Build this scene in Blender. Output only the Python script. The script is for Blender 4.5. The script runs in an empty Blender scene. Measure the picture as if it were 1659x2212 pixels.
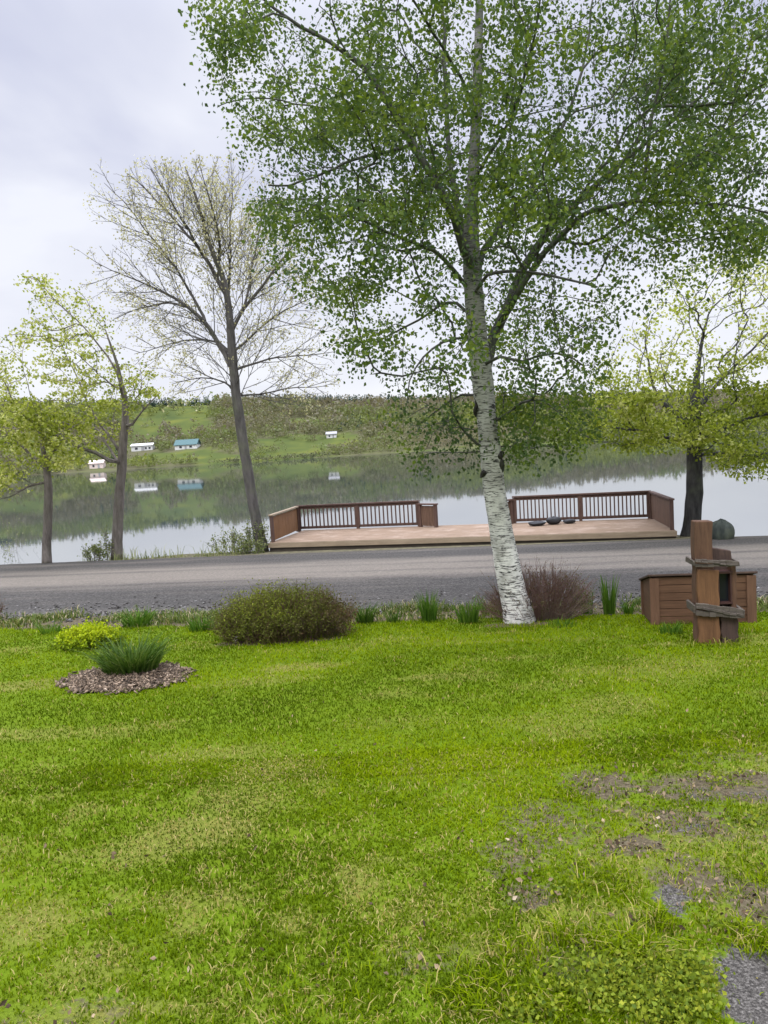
import bpy, math, random
import numpy as np
from mathutils import Vector

# ------------------------------------------------------------------ camera
F = 1640.0                       # focal length in units of a 1659 x 2212 picture
RHO, PIT, HC = math.radians(3.5), math.radians(5.03), 2.35
X = np.array([1.0, 0, 0])
FW = np.array([0, math.cos(PIT), -math.sin(PIT)])
ZU = np.array([0, math.sin(PIT), math.cos(PIT)])
CR = math.cos(RHO) * X - math.sin(RHO) * ZU
CU = math.sin(RHO) * X + math.cos(RHO) * ZU
CAM = np.array([0, 0, HC])
scene = bpy.context.scene
col = scene.collection
cd = bpy.data.cameras.new("camera")
cam = bpy.data.objects.new("camera", cd)
col.objects.link(cam)
from mathutils import Matrix
cam.matrix_world = Matrix(((CR[0], CU[0], -FW[0], 0), (CR[1], CU[1], -FW[1], 0), (CR[2], CU[2], -FW[2], HC), (0, 0, 0, 1)))
cd.sensor_fit = 'VERTICAL'
cd.sensor_height = 24.0
cd.lens = 24.0 * F / 2212.0
cd.clip_start, cd.clip_end = 0.05, 9000
scene.camera = cam

# ------------------------------------------------------------------ sky and sun (overcast)
SUN_EL, SUN_AZ = math.radians(52), math.radians(215)
world = bpy.data.worlds.new("World")
scene.world = world
world.use_nodes = True
wt = world.node_tree
wt.nodes.clear()


def W(kind, **kw):
    n = wt.nodes.new(kind)
    for k, v in kw.items():
        setattr(n, k, v)
    return n


out = W('ShaderNodeOutputWorld')
bg = W('ShaderNodeBackground')
bg.inputs[1].default_value = 0.1
sky = W('ShaderNodeTexSky', sky_type='NISHITA', sun_disc=False)
sky.sun_elevation, sky.sun_rotation = SUN_EL, SUN_AZ
tc = W('ShaderNodeTexCoord')
sep = W('ShaderNodeSeparateXYZ')
wt.links.new(tc.outputs['Generated'], sep.inputs[0])
add = W('ShaderNodeMath', operation='ADD')
mx = W('ShaderNodeMath', operation='MAXIMUM')
mx.inputs[1].default_value = 0.0
wt.links.new(sep.outputs[2], mx.inputs[0])
add.inputs[1].default_value = 0.22
wt.links.new(mx.outputs[0], add.inputs[0])
dx, dy = W('ShaderNodeMath', operation='DIVIDE'), W('ShaderNodeMath', operation='DIVIDE')
for d, i in ((dx, 0), (dy, 1)):
    wt.links.new(sep.outputs[i], d.inputs[0])
    wt.links.new(add.outputs[0], d.inputs[1])
cmb = W('ShaderNodeCombineXYZ')
wt.links.new(dx.outputs[0], cmb.inputs[0])
wt.links.new(dy.outputs[0], cmb.inputs[1])
ns = W('ShaderNodeTexNoise')
ns.inputs['Scale'].default_value = 1.35
ns.inputs['Detail'].default_value = 5
ns.inputs['Roughness'].default_value = 0.48
ns.inputs['Distortion'].default_value = 0.3
wt.links.new(cmb.outputs[0], ns.inputs['Vector'])
cr = W('ShaderNodeValToRGB')
cr.color_ramp.elements[0].position = 0.33
cr.color_ramp.elements[0].color = (0.62, 0.65, 0.83, 1)
cr.color_ramp.elements[1].position = 0.62
cr.color_ramp.elements[1].color = (0.95, 0.97, 1.06, 1)
wt.links.new(ns.outputs[0], cr.inputs[0])
hz = W('ShaderNodeMapRange')
hz.inputs[1].default_value, hz.inputs[2].default_value = 0.0, 0.30
hz.inputs[3].default_value, hz.inputs[4].default_value = 0.9, 0.0
wt.links.new(mx.outputs[0], hz.inputs[0])
mh = W('ShaderNodeMix', data_type='RGBA')
wt.links.new(hz.outputs[0], mh.inputs[0])
wt.links.new(cr.outputs[0], mh.inputs[6])
mh.inputs[7].default_value = (1.0, 1.01, 1.06, 1)
zen = W('ShaderNodeMapRange', interpolation_type='SMOOTHSTEP')          # an overcast sky is brightest overhead
zen.inputs[1].default_value, zen.inputs[2].default_value = 0.46, 0.92
zen.inputs[3].default_value, zen.inputs[4].default_value = 10.0, 66.0
wt.links.new(mx.outputs[0], zen.inputs[0])
mul = W('ShaderNodeVectorMath', operation='SCALE')
wt.links.new(mh.outputs[2], mul.inputs[0])
wt.links.new(zen.outputs[0], mul.inputs['Scale'])
ms = W('ShaderNodeMix', data_type='RGBA')
ms.inputs[0].default_value = 0.93
wt.links.new(sky.outputs[0], ms.inputs[6])
wt.links.new(mul.outputs[0], ms.inputs[7])
wt.links.new(ms.outputs[2], bg.inputs[0])
wt.links.new(bg.outputs[0], out.inputs[0])

sd = bpy.data.lights.new("sun", 'SUN')
sd.energy, sd.angle, sd.color = 1.9, math.radians(22), (1.0, 0.96, 0.90)
sun = bpy.data.objects.new("sun", sd)
col.objects.link(sun)
# rotation so the light comes from azimuth SUN_AZ (clockwise from +Y) and elevation SUN_EL
sv = Vector((math.sin(SUN_AZ) * math.cos(SUN_EL), math.cos(SUN_AZ) * math.cos(SUN_EL), math.sin(SUN_EL)))
sun.rotation_euler = sv.to_track_quat('Z', 'Y').to_euler()
vs = scene.view_settings
vs.view_transform, vs.look, vs.exposure, vs.gamma = 'Standard', 'None', 0.0, 1.0
scene.cycles.max_bounces = 8
scene.cycles.transparent_max_bounces = 8

rng = np.random.default_rng(7)
random.seed(7)


# ------------------------------------------------------------------ helpers
def ray(px, py):
    return FW + CR * (px - 829.5) / F - CU * (py - 1106) / F


def at_depth(px, py, Y):
    d = ray(px, py)
    return CAM + d * (Y / d[1])


def at_z(px, py, z):
    d = ray(px, py)
    return CAM + d * ((z - HC) / d[2])


def project(P):
    d = P - CAM
    w = d @ FW
    return 829.5 + F * (d @ CR) / w, 1106 - F * (d @ CU) / w


def hashn(ix, iy, s):
    h = np.sin(ix * 127.1 + iy * 311.7 + s * 74.7) * 43758.5453
    return h - np.floor(h)


def vnoise(x, y, s=0):
    ix, iy = np.floor(x), np.floor(y)
    fx, fy = x - ix, y - iy
    fx, fy = fx * fx * (3 - 2 * fx), fy * fy * (3 - 2 * fy)
    a, b = hashn(ix, iy, s), hashn(ix + 1, iy, s)
    c, d = hashn(ix, iy + 1, s), hashn(ix + 1, iy + 1, s)
    return (a + (b - a) * fx) * (1 - fy) + (c + (d - c) * fx) * fy


def fbm(x, y, s=0, o=4):
    t, a, n = 0.0, 0.5, 0.0
    for k in range(o):
        t = t + a * vnoise(x * 2 ** k, y * 2 ** k, s + k * 13)
        n += a
        a *= 0.5
    return t / n


def sstep(a, b, v):
    t = np.clip((v - a) / (b - a), 0, 1)
    return t * t * (3 - 2 * t)


TH = math.radians(9.6)
CT, ST = math.cos(TH), math.sin(TH)
LAKE_Z = -2.0


def tt(x, y):
    return y * CT + x * ST


TS = [-200, 2, 6, 9, 11.3, 12.6, 13.6, 16, 21.2, 22, 23.7, 25.2, 30, 60, 6000]
ZS = [0, 0, -.13, -.27, -.42, -.55, -.64, -.62, -.66, -.72, -.86, -2.35, -3.2, -5, -5]


def zt(x, y):
    t, s = tt(x, y), x * CT - y * ST
    k = np.interp(s, [-16, -13.5, -11, 5, 6.5], [2.4, 2.4, 1.0, 1.0, 2.2])       # the bank is narrow at both ends
    return np.interp(np.where(t > 21.7, 21.7 + (t - 21.7) * k, t), TS, ZS)


def ground(x, y):
    z = zt(x, y)
    t = tt(x, y)
    return z + 0.05 * (fbm(x * 0.5, y * 0.5, 3) - 0.5) * sstep(14, 12.5, t)


def on_ground(px, py):
    d = ray(px, py)
    ks = np.linspace(1.5, 40, 6000)
    P = CAM + np.outer(ks, d)
    below = P[:, 2] < ground(P[:, 0], P[:, 1])
    if not below.any() or np.argmax(below) == 0 or P[np.argmax(below), 1] > 24.5:
        return at_z(px, py, -.74)
    return P[np.argmax(below)]


def tag(o, label=None, cat=None, group=None, kind=None):
    if label: o['label'] = label
    if cat: o['category'] = cat
    if group: o['group'] = group
    if kind: o['kind'] = kind
    return o


def empty(name, loc, label, cat, group=None, rz=0):
    o = bpy.data.objects.new(name, None)
    o.location = [float(v) for v in loc]
    o.rotation_euler.z = rz
    o.empty_display_size = 0.2
    col.objects.link(o)
    return tag(o, label, cat, group)


def link(name, me, m, parent=None, smooth=False):
    o = bpy.data.objects.new(name, me)
    if m: me.materials.append(m)
    col.objects.link(o)
    if parent is not None:
        o.parent = parent
    if smooth:
        me.polygons.foreach_set('use_smooth', [True] * len(me.polygons))
    return o


def fast_mesh(name, V, faces_n, nper):
    """V (n,3); faces with a constant count of corners (faces_n x nper index array)."""
    me = bpy.data.meshes.new(name)
    V = np.ascontiguousarray(V, np.float32)
    I = np.ascontiguousarray(faces_n, np.int32)
    me.vertices.add(len(V))
    me.vertices.foreach_set('co', V.ravel())
    me.loops.add(I.size)
    me.loops.foreach_set('vertex_index', I.ravel())
    me.polygons.add(len(I))
    me.polygons.foreach_set('loop_start', np.arange(0, I.size, nper, dtype=np.int32))
    me.update(calc_edges=True)
    return me


def attr(me, name, vals, dom):
    a = me.attributes.new(name, 'FLOAT', dom)
    a.data.foreach_set('value', np.ascontiguousarray(vals, np.float32))


class MB:
    def __init__(s):
        s.v, s.f = [], []

    def add(s, vs_, fs):
        n = len(s.v)
        s.v += [tuple(float(c) for c in p) for p in vs_]
        s.f += [tuple(i + n for i in f) for f in fs]
        return s

    def box(s, c, size, rz=0, ry=0, rx=0, jit=0):
        c = Vector([float(v) for v in c])
        R = Matrix.Rotation(rz, 3, 'Z') @ Matrix.Rotation(ry, 3, 'Y') @ Matrix.Rotation(rx, 3, 'X')
        vs_ = []
        for sx in (-.5, .5):
            for sy in (-.5, .5):
                for sz in (-.5, .5):
                    p = Vector((sx * size[0] + random.uniform(-jit, jit), sy * size[1] + random.uniform(-jit, jit), sz * size[2] + random.uniform(-jit, jit)))
                    vs_.append(c + R @ p)
        return s.add(vs_, [(0, 1, 3, 2), (4, 6, 7, 5), (0, 4, 5, 1), (2, 3, 7, 6), (0, 2, 6, 4), (1, 5, 7, 3)])

    def tube(s, pts, radii, n=6, cap=True, wob=0.0):
        P = np.asarray(pts, float)
        k = len(P)
        if np.isscalar(radii): radii = [radii] * k
        T = np.gradient(P, axis=0)
        T /= np.linalg.norm(T, axis=1)[:, None] + 1e-9
        ref = np.array([0.31, 0.95, 0.05])
        if abs(T[0] @ ref) > 0.9: ref = np.array([0.95, 0.1, 0.3])
        vs_, fs = [], []
        for i in range(k):
            a = np.cross(T[i], ref)
            a /= np.linalg.norm(a) + 1e-9
            b = np.cross(T[i], a)
            for j in range(n):
                an = 2 * math.pi * j / n
                rr = radii[i] * (1 + wob * (random.random() - 0.5))
                vs_.append(P[i] + (a * math.cos(an) + b * math.sin(an)) * rr)
        for i in range(k - 1):
            for j in range(n):
                j2 = (j + 1) % n
                fs.append((i * n + j, i * n + j2, (i + 1) * n + j2, (i + 1) * n + j))
        if cap:
            fs.append(tuple(range((k - 1) * n, k * n)))
            fs.append(tuple(range(n - 1, -1, -1)))
        return s.add(vs_, fs)

    def build(s, name, m, parent=None, smooth=False, bevel=0):
        me = bpy.data.meshes.new(name)
        me.from_pydata(s.v, [], s.f)
        me.update()
        o = link(name, me, m, parent, smooth)
        if bevel:
            b = o.modifiers.new('bevel', 'BEVEL')
            b.width, b.segments = bevel, 2
            b.limit_method = 'ANGLE'
        return o


# ------------------------------------------------------------------ materials
class NT:
    def __init__(s, name):
        s.m = bpy.data.materials.new(name)
        s.m.use_nodes = True
        s.t = s.m.node_tree
        s.b = s.t.nodes['Principled BSDF']
        s.o = s.t.nodes['Material Output']
        s.tc = None

    def n(s, kind, **kw):
        x = s.t.nodes.new(kind)
        for k, v in kw.items(): setattr(x, k, v)
        return x

    def l(s, a, b):
        s.t.links.new(a, b)

    def coord(s, scale=(1, 1, 1), out='Object'):
        if s.tc is None: s.tc = s.n('ShaderNodeTexCoord')
        mp = s.n('ShaderNodeMapping')
        mp.inputs['Scale'].default_value = scale
        s.l(s.tc.outputs[out], mp.inputs[0])
        return mp.outputs[0]

    def noise(s, scale, detail=4, rough=0.55, co=(1, 1, 1), dist=0.0):
        x = s.n('ShaderNodeTexNoise')
        x.inputs['Scale'].default_value = scale
        x.inputs['Detail'].default_value = detail
        x.inputs['Roughness'].default_value = rough
        x.inputs['Distortion'].default_value = dist
        s.l(s.coord(co), x.inputs['Vector'])
        return x.outputs[0]

    def ramp(s, fac, stops):
        r = s.n('ShaderNodeValToRGB')
        e = r.color_ramp.elements
        while len(e) < len(stops): e.new(0.5)
        for i, (p, c) in enumerate(stops):
            e[i].position = p
            e[i].color = (*c, 1) if len(c) == 3 else c
        s.l(fac, r.inputs[0])
        return r.outputs[0]

    def attr(s, name):
        a = s.n('ShaderNodeAttribute', attribute_name=name)
        return a.outputs['Fac']

    def mix(s, fac, a, b, mode='MIX'):
        m = s.n('ShaderNodeMix', data_type='RGBA', blend_type=mode)
        for sock, v in ((m.inputs[0], fac), (m.inputs[6], a), (m.inputs[7], b)):
            if isinstance(v, (int, float)): sock.default_value = v
            elif isinstance(v, tuple): sock.default_value = (*v, 1)
            else: s.l(v, sock)
        return m.outputs[2]

    def math(s, op, a, b=0.0, clamp=False):
        m = s.n('ShaderNodeMath', operation=op, use_clamp=clamp)
        for i, v in ((0, a), (1, b)):
            if isinstance(v, (int, float)): m.inputs[i].default_value = v
            else: s.l(v, m.inputs[i])
        return m.outputs[0]

    def bump(s, h, strength, dist=0.02):
        b = s.n('ShaderNodeBump')
        b.inputs['Strength'].default_value = strength
        b.inputs['Distance'].default_value = dist
        s.l(h, b.inputs['Height'])
        s.l(b.outputs[0], s.b.inputs['Normal'])

    def done(s, colr=None, rough=0.8, spec=0.3):
        if colr is not None:
            if isinstance(colr, tuple): s.b.inputs['Base Color'].default_value = (*colr, 1)
            else: s.l(colr, s.b.inputs['Base Color'])
        s.b.inputs['Roughness'].default_value = rough
        s.b.inputs['Specular IOR Level'].default_value = spec
        return s.m


def leaf_mat(name, stops, trans=0.4, spec=0.12):
    t = NT(name)
    c = t.ramp(t.attr('tint'), stops)
    t.done(c, 0.6, spec)
    tr = t.n('ShaderNodeBsdfTranslucent')
    c2 = t.mix(1.0, c, (1.25, 1.25, 0.7), 'MULTIPLY')
    t.l(c2, tr.inputs[0])
    mixs = t.n('ShaderNodeMixShader')
    mixs.inputs[0].default_value = trans
    t.l(t.b.outputs[0], mixs.inputs[1])
    t.l(tr.outputs[0], mixs.inputs[2])
    t.l(mixs.outputs[0], t.o.inputs[0])
    return t.m


def wood_mat(name, dark, light, grain=(3, 3, 40), rough=0.75, wear=None):
    t = NT(name)
    n1 = t.noise(1.0, 8, 0.75, grain, .4)
    n2 = t.noise(2.2, 4, 0.6)
    c = t.ramp(n1, [(0.3, dark), (0.7, light)])
    c = t.mix(t.math('MULTIPLY', n2, 0.45), c, tuple(v * 0.45 for v in dark))
    if wear:
        n3 = t.noise(1.3, 6, 0.7)
        c = t.mix(t.ramp(n3, [(0.5, (0, 0, 0)), (0.72, (.8, .8, .8))]), c, wear)
    t.bump(n1, 0.35, 0.01)
    return t.done(c, rough)


def bark_mat(name, dark, light, sc=14):
    t = NT(name)
    n1 = t.noise(sc, 6, 0.7, (1, 1, 0.22))
    n2 = t.noise(1.7, 3)
    c = t.ramp(n1, [(0.3, dark), (0.72, light)])
    c = t.mix(t.ramp(n2, [(0.5, (0, 0, 0)), (0.75, (.6, .6, .6))]), c, (0.11, 0.12, 0.075))
    t.bump(n1, 0.8, 0.02)
    return t.done(c, 0.95, 0.1)


# ------------------------------------------------------------------ lawn cover: where it is dry, bare, stony
DRY = [(650, 1442, .55, .22, .9), (560, 1470, .7, .25, .5), (950, 1462, .5, .12, .7), (1080, 1385, 1.0, .08, .6), (60, 1480, .7, .25, .7), (600, 1665, .40, .32, .7),
       (420, 1800, .42, .25, .8), (300, 1835, .3, .22, .6), (520, 1730, .35, .3, .6), (640, 1990, .12, .1, .7), (300, 2185, .33, .06, .9),
       (60, 1990, .25, .25, .7), (200, 2080, .25, .2, .5), (900, 1960, .35, .18, .4), (1330, 1520, .45, .35, .5), (1480, 1390, .9, .12, .5),
       (1180, 1480, .5, .2, .3), (850, 1560, .6, .2, .25), (1450, 1850, .5, .4, .45), (1250, 1980, .3, .2, .5), (1300, 1380, .5, .1, .5)]
BARE = [(1290, 1690, .22, .18, .8), (1180, 1780, .24, .3, .55), (1510, 1700, .28, .2, .8), (1640, 1700, .25, .18, .9), (1480, 1770, .25, .15, .7),
        (1360, 1830, .14, .08, .9), (1150, 1930, .14, .1, .8), (1230, 2080, .16, .12, .6), (1500, 1900, .16, .2, .7), (1350, 1770, .3, .18, .5),
        (1640, 1950, .14, .16, .8), (900, 2080, .2, .12, .35), (1100, 1860, .16, .2, .5), (150, 2200, .3, .1, .35),
        (1580, 1630, .35, .15, .4), (1220, 1860, .3, .2, .35), (1330, 2010, .2, .16, .35), (1600, 1800, .3, .2, .4)]
STONE = [(1650, 2110, .13, .17, 1.0), (1610, 2180, .13, .15, 1.0), (1659, 2060, .1, .1, .9), (1460, 1950, .10, .16, .75), (1510, 1715, .2, .09, .42), (1640, 1715, .22, .08, .5),
         (1480, 1790, .16, .05, .6), (1700, 2130, .3, .28, 1.0), (1240, 2110, .08, .05, .4)]


def blobs(x, y, L, seed, grow=1.0):
    wx = x + 0.16 * (fbm(x * 5, y * 5, seed) - .5) + .10 * (fbm(x * 16, y * 16, seed + 5) - .5)
    wy = y + 0.16 * (fbm(x * 5, y * 5, seed + 9) - .5) + .10 * (fbm(x * 16, y * 16, seed + 3) - .5)
    o = np.zeros_like(x)
    for px, py, rx, ry, a in L:
        p = on_ground(px, py)
        d = np.sqrt(((wx - p[0]) / (rx * grow)) ** 2 + ((wy - p[1]) / (ry * grow)) ** 2)
        o = np.maximum(o, a * sstep(1.35, 0.55, d))
    return o


BED = on_ground(270, 1463)
def cover(x, y):
    """dry, bare, stone, dirt-bed masks (0..1) of the lawn at world x, y."""
    t = tt(x, y)
    dry = np.maximum(.6 * blobs(x, y, DRY, 1) * (.55 + .9 * fbm(x * 6, y * 6, 29)), 0.35 * sstep(0.56, 0.78, fbm(x * 0.7, y * 1.3, 20)))
    dry = np.maximum(dry, .45 * sstep(.56, .74, fbm(x * 3.5, y * 3.5, 27)) * sstep(6.5, 4.0, t))
    bare = blobs(x, y, BARE, 2, 1.5) * .8 * (.3 + 1.5 * fbm(x * 6, y * 6, 31))
    stone = blobs(x, y, STONE, 3)
    edge = 11.75 + 0.5 * (fbm(x * 1.3, y * 1.3, 44) - .5) + 0.35 * sstep(1.0, -2.0, x) * 0
    bed = sstep(edge, edge + 0.25, t) * 0.9
    for px, py, rx, ry in ((600, 1388, .95, .25), (1120, 1352, .5, .22)):
        p = on_ground(px, py)
        d = np.sqrt(((x - p[0]) / rx) ** 2 + ((y - p[1] - .1) / ry) ** 2)
        bed = np.maximum(bed, sstep(1.15, .8, d) * .9)
    return dry, np.clip(np.maximum(bare, bed), 0, 1), stone


# ------------------------------------------------------------------ ground sheet
def lines(segs):
    o = [segs[0][0]]
    for a, b, st in segs:
        k = max(1, int(round((b - a) / st)))
        o += list(np.linspace(a, b, k + 1)[1:])
    return np.array(o)


def grid_mesh(name, xs, ys, zf):
    gx, gy = np.meshgrid(xs, ys)
    gz = zf(gx, gy)
    V = np.stack([gx, gy, gz], -1).reshape(-1, 3)
    nx, ny = len(xs), len(ys)
    i = (np.arange(ny - 1)[:, None] * nx + np.arange(nx - 1)[None]).ravel()
    I = np.stack([i, i + 1, i + nx + 1, i + nx], -1)
    return fast_mesh(name, V, I, 4), V


def land(x, y):
    t = tt(x, y)
    return ground(x, y) - 0.06 * sstep(13.55, 13.75, t) * sstep(21.5, 21.3, t)


xs = lines([(-300, -40, 20), (-40, -10, 2), (-10, -6, .25), (-6, 6.5, .055), (6.5, 12, .25), (12, 40, 2), (40, 300, 20)])
ys = lines([(-80, -4, 6), (-4, 2, .5), (2, 8, .05), (8, 14, .08), (14, 22, .5), (22, 27, .12), (27, 60, 3), (60, 160, 20)])
me, V = grid_mesh('lawn', xs, ys, land)
dry, bare, stone = cover(V[:, 0], V[:, 1])
attr(me, 'dry', dry, 'POINT'); attr(me, 'bare', bare, 'POINT'); attr(me, 'stone', stone, 'POINT')
attr(me, 'bank', sstep(21.3, 21.7, tt(V[:, 0], V[:, 1])), 'POINT')
t = NT('lawn turf')
fine = t.noise(90, 4, 0.7)
mid = t.noise(7, 5, 0.6)
g = t.ramp(fine, [(0.25, (0.07, 0.10, 0.003)), (0.5, (0.092, 0.135, 0.004)), (0.75, (0.12, 0.17, 0.006))])
g = t.mix(t.ramp(mid, [(0.35, (0, 0, 0)), (0.7, (.5, .5, .5))]), g, (0.08, 0.15, 0.003))
straw = t.ramp(fine, [(0.3, (0.12, 0.095, 0.03)), (0.75, (0.27, 0.22, 0.08))])
g = t.mix(t.math('MULTIPLY', t.attr('dry'), 0.85), g, straw)
soil = t.ramp(t.noise(40, 6, 0.7), [(0.3, (0.04, 0.032, 0.018)), (0.55, (0.10, 0.082, 0.05)), (0.78, (0.21, 0.175, 0.12))])
brk = t.noise(22, 5, 0.7)
bm_ = t.math('ADD', t.attr('bare'), t.math('MULTIPLY', t.math('SUBTRACT', brk, 0.5), 1.5))
g = t.mix(t.ramp(bm_, [(0.28, (0, 0, 0)), (0.6, (1, 1, 1))]), g, soil)
st = t.ramp(t.noise(70, 5, 0.75), [(0.38, (0.022, 0.020, 0.018)), (0.52, (0.075, 0.069, 0.061)), (0.66, (0.19, 0.178, 0.16))])
sm_ = t.math('ADD', t.attr('stone'), t.math('MULTIPLY', t.math('SUBTRACT', t.noise(17, 6, 0.75), 0.5), 2.0))
g = t.mix(t.ramp(sm_, [(0.35, (0, 0, 0)), (0.6, (1, 1, 1))]), g, st)
bk = t.ramp(t.noise(6, 6, 0.65), [(0.35, (0.05, 0.05, 0.03)), (0.65, (0.15, 0.13, 0.08))])
g = t.mix(t.attr('bank'), g, bk)
t.bump(fine, 0.6, 0.02)
lawn = tag(link('lawn', me, t.done(g, 0.95, 0.1), smooth=True), kind='structure')


# ------------------------------------------------------------------ gravel road
def road_pt(s, tval, z):
    # s along the road, tval across it
    return (s * CT + tval * ST, tval * CT - s * ST, z)


ss = lines([(-300, -30, 15), (-30, 30, .5), (30, 300, 15)])
ts = lines([(13.35, 21.75, .06)])
gs, gt = np.meshgrid(ss, ts)
jag = 0.22 * (fbm(gs * 1.2, gt * 0 + 3, 5) - .5) * (sstep(13.9, 13.4, gt) + sstep(21.2, 21.7, gt))
gt2 = gt + jag
rx, ry = gs * CT + gt2 * ST, gt2 * CT - gs * ST
rz = np.interp(gt2, TS, ZS) + 0.005 + 0.03 * (fbm(gs * .6, gt2 * 1.2, 8) - .5) * sstep(13.4, 14, gt2) * sstep(21.7, 21.2, gt2)
rz = rz - 0.05 * sstep(13.6, 13.36, gt) - 0.04 * sstep(21.5, 21.72, gt)
Vr = np.stack([rx, ry, rz], -1).reshape(-1, 3)
nx = len(ss)
i = (np.arange(len(ts) - 1)[:, None] * nx + np.arange(nx - 1)[None]).ravel()
me = fast_mesh('road', Vr, np.stack([i, i + 1, i + nx + 1, i + nx], -1), 4)
lane = np.interp(gt.ravel() + 0.25 * (fbm(gs * .25, gt * .9, 61) - .5).ravel(), [13.3, 14.2, 15.4, 16.2, 16.7, 18.9, 19.5, 20.4, 21.8], [.05, .08, .03, .12, .95, 1.0, .25, .12, .0])
lane = np.clip(lane + 1.1 * (fbm(gs * .07 + 5, gt * 2.6, 63, 3) - .5).ravel() + .5 * (fbm(gs * .8, gt * 5, 64, 3) - .5).ravel(), 0, 1)
for rut in (15.3, 16.75, 18.7, 20.2):
    lane = np.clip(lane - .35 * np.exp(-((gt.ravel() - rut - .12 * (fbm(gs * .15, gt * 0, 67, 2) - .5).ravel()) / .16) ** 2) * (.5 + fbm(gs * .4, gt * 0 + rut, 68, 2)).ravel(), 0, 1)
attr(me, 'lane', lane, 'POINT')
attr(me, 'shoulder', sstep(14.6, 13.5, gt.ravel()), 'POINT')
t = NT('gravel road')
sp = t.noise(20, 8, 0.85)
st = t.noise(1.0, 5, 0.6, (0.35, 2.2, 1))
c = t.ramp(sp, [(0.35, (0.018, 0.0165, 0.015)), (0.5, (0.048, 0.045, 0.041)), (0.68, (0.14, 0.132, 0.122))])
lanec = t.ramp(sp, [(0.35, (0.095, 0.083, 0.069)), (0.65, (0.20, 0.177, 0.15))])
f = t.math('ADD', t.attr('lane'), t.math('MULTIPLY', t.math('SUBTRACT', st, 0.5), 0.6), clamp=True)
c = t.mix(f, c, lanec)
sh = t.ramp(t.noise(14, 6, 0.8), [(0.35, (0.025, 0.022, 0.018)), (0.5, (0.07, 0.065, 0.058)), (0.68, (0.18, 0.175, 0.165))])
c = t.mix(t.math('MULTIPLY', t.attr('shoulder'), 0.8), c, sh)
t.bump(sp, 0.7, 0.03)
tag(link('road', me, t.done(c, 0.95, 0.15), smooth=True), kind='structure')

# ------------------------------------------------------------------ lake
t = NT('lake water')
wv = t.noise(0.8, 3, 0.5, (0.25, 1.0, 1))
t.bump(wv, 0.03, 0.02)
t.b.inputs['IOR'].default_value = 8.0
t.done((0.03, 0.04, 0.042), 0.03, 0.5)
me = fast_mesh('lake', np.array([[-2500, 15, LAKE_Z], [2500, 15, LAKE_Z], [2500, 1500, LAKE_Z], [-2500, 1500, LAKE_Z]], float), np.array([[0, 1, 2, 3]]), 4)
tag(link('lake', me, t.m), kind='structure')


# ------------------------------------------------------------------ far hills
def ridge(u):
    px = 829.5 + F * u
    return np.interp(px, [-2500, -600, 0, 350, 700, 1100, 1480, 1800, 2600, 4200], [142, 152, 137, 114, 98, 78, 58, 45, 38, 52]) * 650 / F


def hill(x, y):
    u = x / y
    v = np.clip((y - 385) / (650 - 385), 0, 1)
    s = 0.35 * v + 0.65 * v * v * (3 - 2 * v)
    z = LAKE_Z - 1.0 + (ridge(u) + 3.5) * s + np.where(y > 650, (y - 650) * -0.01, 0)
    return z + (fbm(x * .012, y * .012, 70) - .5) * 9 * sstep(0, .35, v) + (fbm(x * .05, y * .05, 71) - .5) * 1.6 * sstep(0, .2, v)


FIELDS = [  # field outlines as seen across the lake
    [(270, 965), (285, 900), (330, 868), (420, 862), (480, 880), (450, 905), (470, 930), (420, 955), (345, 958)],
    [(300, 990), (320, 976), (450, 968), (520, 975), (700, 985), (640, 1010), (480, 1012)],
    [(545, 985), (550, 950), (640, 935), (760, 930), (800, 950), (740, 968), (640, 985)],
    [(590, 918), (640, 900), (700, 902), (690, 916)],
    [(-60, 1000), (-40, 950), (60, 930), (150, 960), (140, 985)],
    [(880, 985), (900, 968), (1000, 960), (1010, 975)],
    [(-200, 900), (-180, 880), (20, 885), (40, 905)],
    [(1140, 960), (1180, 945), (1320, 940), (1300, 955)],
]


def in_poly(px, py, poly):
    ins = np.zeros(px.shape, bool)
    n = len(poly)
    for i in range(n):
        x1, y1 = poly[i]
        x2, y2 = poly[(i + 1) % n]
        c = ((y1 > py) != (y2 > py)) & (px < (x2 - x1) * (py - y1) / (y2 - y1 + 1e-9) + x1)
        ins ^= c
    return ins


def field_at(P):
    px, py = project(P)
    px = px + 60 * (fbm(P[:, 0] * .05, P[:, 1] * .03, 80) - .5)
    py = py + 34 * (fbm(P[:, 0] * .035, P[:, 1] * .05, 81) - .5)
    m = np.zeros(len(P), bool)
    for poly in FIELDS: m |= in_poly(px, py, poly)
    return m


hx = lines([(-2200, -420, 60), (-420, 480, 4.5), (480, 2200, 60)])
hy = lines([(378, 660, 3.5), (660, 1200, 60)])
me, V = grid_mesh('hills', hx, hy, hill)
attr(me, 'field', field_at(V).astype(float), 'POINT')
t = NT('hillside')
n1 = t.noise(0.05, 6, 0.6)
n2 = t.noise(0.4, 5, 0.7)
wood = t.ramp(n1, [(0.35, (0.085, 0.075, 0.05)), (0.5, (0.10, 0.095, 0.055)), (0.65, (0.10, 0.115, 0.04))])
fld = t.ramp(n1, [(0.3, (0.05, 0.07, 0.026)), (0.5, (0.075, 0.095, 0.028)), (0.66, (0.12, 0.13, 0.03))])
c = t.mix(t.attr('field'), wood, fld)
c = t.mix(t.math('MULTIPLY', n2, 0.5), c, (0.06, 0.07, 0.03))
tag(link('hills', me, t.done(c, 1.0, 0.0), smooth=True), kind='structure')


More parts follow.
